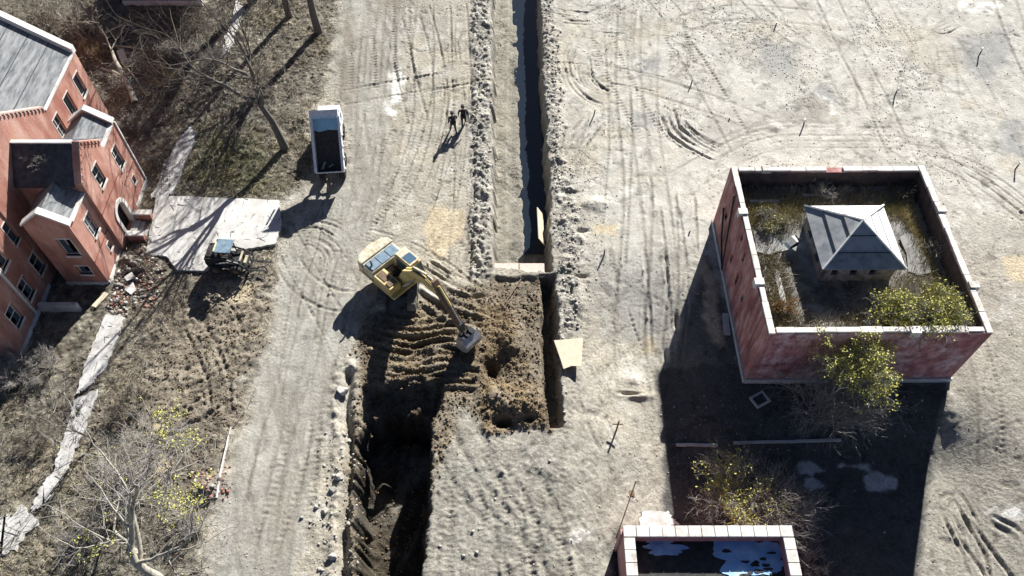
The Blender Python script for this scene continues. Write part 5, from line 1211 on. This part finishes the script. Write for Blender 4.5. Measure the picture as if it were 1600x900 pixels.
# ------------------------------------------------------------------ people
def person(label, loc, rz, step, swing, coat, trousers, seed=0):
    # joints: (x right, y forward, z)
    J = {'pel': (0, 0, .95), 'waist': (0, .0, 1.1), 'chest': (0, .03, 1.33), 'neck': (0, .05, 1.5), 'head0': (0, .07, 1.58), 'head': (0, .08, 1.68), 'top': (0, .07, 1.78),
         'hipL': (-.09, 0, .9), 'kneeL': (-.1, .12 * step + .03, .5), 'ankL': (-.1, .22 * step, .1), 'toeL': (-.11, .22 * step + .18, .045),
         'hipR': (.09, 0, .9), 'kneeR': (.1, -.05 * step + .06, .5), 'ankR': (.1, -.25 * step, .13), 'toeR': (.11, -.25 * step + .17, .045),
         'shL': (-.19, .03, 1.43), 'elL': (-.27, -.1 * swing, 1.17), 'wrL': (-.27, -.02 * swing + .08, .95), 'haL': (-.27, .02 + .08, .87),
         'shR': (.19, .03, 1.43), 'elR': (.27, .1 * swing, 1.17), 'wrR': (.26, .22 * swing, .96), 'haR': (.25, .26 * swing, .88)}
    R = {'pel': .14, 'waist': .135, 'chest': .155, 'neck': .06, 'head0': .07, 'head': .098, 'top': .06, 'hip': .095, 'knee': .065, 'ank': .045, 'toe': .04, 'sh': .075, 'el': .052, 'wr': .036, 'ha': .04}
    E = [('pel', 'waist'), ('waist', 'chest'), ('chest', 'neck'), ('neck', 'head0'), ('head0', 'head'), ('head', 'top')]
    for s in 'LR': E += [('pel', 'hip' + s), ('hip' + s, 'knee' + s), ('knee' + s, 'ank' + s), ('ank' + s, 'toe' + s), ('chest', 'sh' + s), ('sh' + s, 'el' + s), ('el' + s, 'wr' + s), ('wr' + s, 'ha' + s)]
    V_ = dict(J)
    for s, sg in (('L', -1), ('R', 1)):
        hx, hy, hz = J['ha' + s]
        for k, (dy, ln) in enumerate(((-.03, .05), (-.01, .065), (.01, .06), (.03, .05))):
            V_['f%d%s' % (k, s)] = (hx, hy + dy, hz - .04); V_['g%d%s' % (k, s)] = (hx - sg * .012, hy + dy * 1.15, hz - .04 - ln); E += [('ha' + s, 'f%d%s' % (k, s)), ('f%d%s' % (k, s), 'g%d%s' % (k, s))]
        V_['t' + s] = (hx - sg * .01, hy + .055, hz - .02); E.append(('ha' + s, 't' + s))
    names = list(V_); me = bpy.data.meshes.new('person'); me.from_pydata([V_[n] for n in names], [(names.index(a), names.index(b)) for a, b in E], [])
    o = bpy.data.objects.new('person', me); COL.objects.link(o); o.modifiers.new('s', 'SKIN'); o.modifiers.new('u', 'SUBSURF').levels = 2; o.modifiers['u'].render_levels = 2
    sk = me.skin_vertices[0].data
    for i, n in enumerate(names):
        r = R.get(n, R.get(n[:-1], .009 if n[0] in 'fgt' else .05)); sk[i].radius = (r, r * (.75 if n in ('chest', 'waist', 'pel') else 1)); sk[i].use_root = n == 'pel'
    dg = bpy.context.evaluated_depsgraph_get(); nm = bpy.data.meshes.new_from_object(o.evaluated_get(dg)); o.modifiers.clear(); o.data = nm; bpy.data.meshes.remove(me)
    for m_ in (coat, trousers, skin_m, boots): nm.materials.append(m_)
    for p in nm.polygons:
        c = p.center; i = 0
        if c.z < .16: i = 3
        elif abs(c.x) < .2 and c.z < .93: i = 1
        elif c.z > 1.5 and abs(c.x) < .12: i = 2
        elif abs(c.x) > .2 and c.z < .95: i = 2
        p.material_index = i; p.use_smooth = True
    o.location = loc; o.rotation_euler = (0, 0, rz); o.scale = (1.3, 1.3, 1.05); tag(o, label, 'person')
    # cap, face features
    bm = bmesh.new(); bmesh.ops.create_uvsphere(bm, u_segments=14, v_segments=8, radius=.118); bmesh.ops.delete(bm, geom=[v for v in bm.verts if v.co.z < .0], context='VERTS')
    for v in bm.verts: v.co += Vector((0, .075, 1.70))
    h = bpy.data.meshes.new('cap'); bm.to_mesh(h); bm.free(); link('cap', h, coat, o)
    MB().box(-.08, .08, .17, .27, 1.70, 1.715).build('cap_peak', coat, o, bevel=.005)
    MB().prism([(.155, 1.63), (.155, 1.69), (.195, 1.64)], .03, axis='x').build('nose', skin_m, o)
    for x in (-.035, .035): MB().box(x - .012, x + .012, .165, .178, 1.685, 1.697).build('eye', boots, o)
    MB().box(-.025, .025, .15, .165, 1.60, 1.61).build('mouth', mat('lips', (.3, .12, .1)), o)
    # jacket hem ring
    MB().tube([(0, 0, .86), (0, 0, .98), (0, .01, 1.08)], [.185, .175, .16], 14).build('jacket_hem', coat, o, smooth=True)
    return o
skin_m = mat('skin', (.42, .26, .19), .6); boots = mat('dark_boots', (.02, .018, .016), .7)
black = mat('black_work_jacket', (.03, .03, .034), .8, (.05, .05, .056), 8); navy = mat('dark_navy_trousers', (.03, .035, .055), .85)
for (px, py, rz, st_, sw, lb, ct) in ((709, 206, .35, 1, 1, 'person in a black jacket walking beside the trench, nearer the camera', black), (725, 196, .15, -.7, -1, 'person in dark clothes walking a step ahead, closer to the trench bank', mat('charcoal_jacket', (.025, .025, .028), .8))):
    p = gp(px, py); person(lb, (p.x, p.y, p.z - .01), rz, st_, sw, ct, navy)

# ------------------------------------------------------------------ loose stuff
RS = np.random.RandomState(3)
def sample(mask, n, seed=0):
    """random points with density following a mask on the ground sheet"""
    rs = np.random.RandomState(seed); ox, oy = [], []; tot = 0
    i0, i1 = np.searchsorted(GX, [-47, 47]); j0, j1 = np.searchsorted(GY, [9, 64]); M = mask[j0:j1, i0:i1]
    for _ in range(60):
        i = rs.randint(0, M.shape[1], 40000); j = rs.randint(0, M.shape[0], 40000); k = rs.rand(40000) < M[j, i]
        ox.append(GX[i0 + i[k]] + (rs.rand(k.sum()) - .5) * CELL); oy.append(GY[j0 + j[k]] + (rs.rand(k.sum()) - .5) * CELL); tot += k.sum()
        if tot >= n: break
    return np.concatenate(ox)[:n], np.concatenate(oy)[:n]
def avoid(mask):
    m = mask.copy()
    for x0_, x1_, y0_, y1_ in ((-42, -25.8, 24.2, 44.5), (13.8, 26.3, 22.4, 35.1), (x0, x1, y0, y1), (-34, -25.5, 59, 66)): m[(X > x0_) & (X < x1_) & (Y > y0_) & (Y < y1_)] = 0
    return m
def stones(name, mask, n, smin, smax, m, seed, power=3.0):
    x, y = sample(avoid(mask), n, seed); n = len(x); rs = np.random.RandomState(seed + 1)
    s = smin + (smax - smin) * rs.rand(n) ** power; z = GHv(x, y) + s * .2
    u = np.array([(1, 0, 0), (-1, 0, 0), (0, 1, 0), (0, -1, 0), (0, 0, 1), (0, 0, -1)], float)
    a = rs.rand(n) * 2 * PI; tl = (rs.rand(n) - .5) * 1.2
    v = np.repeat(u[None], n, 0) * (.55 + .8 * rs.rand(n, 6, 1)) * np.stack([np.ones(n), .6 + .5 * rs.rand(n), .45 + .4 * rs.rand(n)], -1)[:, None, :] * s[:, None, None]
    ct, st_ = np.cos(tl)[:, None], np.sin(tl)[:, None]; v = np.stack([v[..., 0] * ct - v[..., 2] * st_, v[..., 1], v[..., 0] * st_ + v[..., 2] * ct], -1)
    c, sn = np.cos(a)[:, None], np.sin(a)[:, None]
    v = np.stack([v[..., 0] * c - v[..., 1] * sn + x[:, None], v[..., 0] * sn + v[..., 1] * c + y[:, None], v[..., 2] + z[:, None]], -1)
    f = np.array([(0, 2, 4), (2, 1, 4), (1, 3, 4), (3, 0, 4), (2, 0, 5), (1, 2, 5), (3, 1, 5), (0, 3, 5)])
    o = np_mesh(name, v.reshape(-1, 3), (f[None] + 6 * np.arange(n)[:, None, None]).reshape(-1, 3), m); o['kind'] = 'stuff'; return o
def blades(name, x, y, z, m, seed, h0, h1, w, lean=1.0, parent=None, flatten=1.0):
    n = len(x); rs = np.random.RandomState(seed); a = rs.rand(n) * 2 * PI; b = rs.rand(n) * 2 * PI; h = h0 + (h1 - h0) * rs.rand(n) ** 2; l = lean * h * rs.rand(n)
    p = np.stack([x, y, z], -1); wv = np.stack([np.cos(a), np.sin(a), 0 * a], -1) * (w * (.6 + .8 * rs.rand(n)))[:, None]
    tip = p + np.stack([np.cos(b) * l, np.sin(b) * l, h * flatten], -1)
    o = np_mesh(name, np.stack([p - wv, p + wv, tip], 1).reshape(-1, 3), np.arange(3 * n).reshape(-1, 3), m, parent); o['kind'] = 'stuff'; return o
pave = pmask([(246, 308), (438, 316), (440, 360), (425, 388), (300, 425), (262, 422), (228, 390)], .1, .1)
veg = np.clip(leftveg * (1 - mud) * (1 - .8 * mudlow) * (1 - pave), 0, 1)
x, y = sample(avoid(veg * np.clip(.35 + n2 * 1.2, .05, 1) * (1 - .75 * bare)), 90000, 5); blades('dry_grass', x, y, GHv(x, y) - .02, dryleaf, 6, .06, .34, .018, 1.8)
x, y = sample(avoid(veg), 16000, 8); blades('leaf_litter', x, y, GHv(x, y) + .03, mat('pale_litter', (.42, .37, .28), .95, (.26, .2, .14), 2), 9, .03, .07, .035, 8.0)
x, y = sample(avoid(grn * veg), 26000, 10); blades('green_grass', x, y, GHv(x, y) - .02, greenleaf, 11, .05, .16, .014, 1.2)
base_m = np.clip(.05 + .5 * (rough - .3), 0.01, .4) * (1 - .8 * road) * (1 - leftveg)
stones('loose_gravel', np.clip(base_m * (1 - .6 * lot_shade), 0, 1), 22000, .02, .075, gravel, 20)
stones('gravel_on_the_banks', np.clip(fringe + .6 * berm + .03 * south, 0, 1), 2600, .03, .15, gravel, 22, 3)
stones('soil_clods', np.clip(dug * .7 + brown + .5 * swirl, 0, 1) * (1 - .3 * cutm), 8000, .02, .13, soilclod, 24, 3)
stones('soil_clods', np.clip(mud + .5 * mudlow, 0, 1), 3500, .02, .10, soilclod, 26, 3)
rub = np.clip(sum(pmask(q, .4, .6) for q in ([(300, 740), (355, 735), (350, 780), (300, 790)], [(185, 400), (240, 395), (250, 470), (170, 500), (160, 470)])), 0, 1)
stones('brick_rubble', rub, 450, .04, .15, brickred, 28, 2); stones('stone_rubble', rub, 420, .05, .24, gravel, 30, 2.5)
westrim = pmask([(520, 690), (555, 690), (555, 900), (485, 960), (490, 800)], .5, .6)
stones('stone_rubble', westrim, 260, .03, .16, gravel, 32, 2.5)
# brushwood
brush = avoid(np.clip(pmask([(60, -20), (330, -20), (350, 60), (320, 140), (260, 200), (200, 190), (130, 90)], .8, .8) + .25 * pmask([(120, 180), (470, 100), (480, 220), (300, 220), (250, 330), (200, 330)], .8, .8) + .15 * leftveg * (1 - mud), 0, 1))
for nm, n_, m_, sd_ in (('brushwood', 5200, twig_grey, 70), ('brushwood', 5200, twig_m, 71), ('brushwood', 1600, mat('bleached_twigs', (.46, .41, .31), .9, (.34, .29, .2), 2), 72)):
    x, y = sample(brush, n_, sd_); n_ = len(x); rs = np.random.RandomState(sd_); a = rs.rand(n_) * 2 * PI; L2 = .12 + .55 * rs.rand(n_) ** 2; w2 = .008 + .016 * rs.rand(n_); z = GHv(x, y) + .03 + .25 * rs.rand(n_) ** 2; dz = (rs.rand(n_) - .35) * L2 * .9
    c_, s_ = np.cos(a), np.sin(a); A0 = np.stack([x - c_ * L2, y - s_ * L2, np.maximum(z - dz, GHv(x - c_ * L2, y - s_ * L2))], -1); A1 = np.stack([x + c_ * L2, y + s_ * L2, np.maximum(z + dz, GHv(x + c_ * L2, y + s_ * L2))], -1)
    pr_ = np.stack([-s_ * w2, c_ * w2, 0 * w2], -1); up_ = np.stack([0 * w2, 0 * w2, 1.6 * w2], -1)
    v = np.stack([A0 - pr_, A0 + pr_, A0 + up_, A1 - pr_ * .5, A1 + pr_ * .5, A1 + up_ * .5], 1).reshape(-1, 3)
    f = (np.array([(0, 3, 5, 2), (1, 2, 5, 4), (0, 1, 4, 3)])[None] + 6 * np.arange(n_)[:, None, None]).reshape(-1, 4)
    np_mesh(nm, v, f, m_)['kind'] = 'stuff'
# growth on the square roof
def roofpts(polys, n, seed):
    rs = np.random.RandomState(seed); out = []
    while len(out) < n:
        cx0, cy0, sx, sy = polys[rs.randint(len(polys))]; a, b = rs.randn() * sx, rs.randn() * sy
        px_, py_ = cx0 + a, cy0 + b
        if .45 < px_ < BW - .45 and .45 < py_ < BD - .45 and not (abs(px_ - cx) < hw + .1 and abs(py_ - cy) < hw + .1): out.append((px_, py_))
    return np.array(out)
q = roofpts([(2, 9.7, .9, .8), (2, 9.7, .9, .8), (4.5, 10.4, 1.6, .5), (1.2, 2.2, .6, 1.2), (10, 3, 1.5, 1.2), (10.3, 10.2, .9, .7), (8, 1.5, 1.6, .8), (11.0, 7.5, .3, 1.5)], 30000, 3)
blades('roof_grass', q[:, 0], q[:, 1], np.full(len(q), 4.15), khaki, 4, .06, .42, .017, 1.0, S)
q = roofpts([(2, 10, 1.2, 1.0), (6, 11, 2.6, .5), (1.5, 2.0, .6, 1.5), (10, 3, 1.8, 1.5), (1.5, 5, .5, 1), (6, 1.2, 3, .5)], 14000, 13)
blades('dry_roof_growth', q[:, 0], q[:, 1], np.full(len(q), 4.15), dryleaf, 14, .08, .6, .016, 1.2, S)
x, y = q[::6, 0], q[::6, 1]; blades('bleached_roof_growth', x, y, np.full(len(x), 4.2), MATS['bleached_twigs'], 15, .1, .6, .018, 1.8, S)

# ------------------------------------------------------------------ light, sky, camera
w = bpy.data.worlds.new('World'); SC.world = w; w.use_nodes = True; nt = w.node_tree
sk = nt.nodes.new('ShaderNodeTexSky'); sk.sky_type = 'NISHITA'; sk.sun_disc = False; sk.sun_elevation = SUN_EL; sk.sun_rotation = SUN_AZ
sk.air_density = 0.38; sk.dust_density = 0.3; sk.ozone_density = 2.0
nt.links.new(sk.outputs[0], nt.nodes['Background'].inputs[0]); nt.nodes['Background'].inputs[1].default_value = 0.05
ld = bpy.data.lights.new('sun', 'SUN'); ld.energy = 5.0; ld.angle = math.radians(.5); ld.color = (1, .975, .94)
lo = bpy.data.objects.new('sun', ld); COL.objects.link(lo)
sd = Vector((math.sin(SUN_AZ) * math.cos(SUN_EL), math.cos(SUN_AZ) * math.cos(SUN_EL), math.sin(SUN_EL)))
lo.rotation_euler = sd.to_track_quat('Z', 'Y').to_euler(); lo.location = sd * 80
cd = bpy.data.cameras.new('camera'); cam = bpy.data.objects.new('camera', cd); COL.objects.link(cam); SC.camera = cam
cam.location = (0, 0, CH); cam.rotation_euler = (TH, 0, 0); cd.sensor_width = 36; cd.lens = FPX / 1600 * 36; cd.clip_end = 6000; cd.clip_start = .5
SC.view_settings.view_transform = 'Standard'; SC.view_settings.look = 'None'; SC.view_settings.gamma = 1; SC.view_settings.exposure = 1.28
SC.cycles.max_bounces = 4; SC.cycles.diffuse_bounces = 2; SC.cycles.glossy_bounces = 2
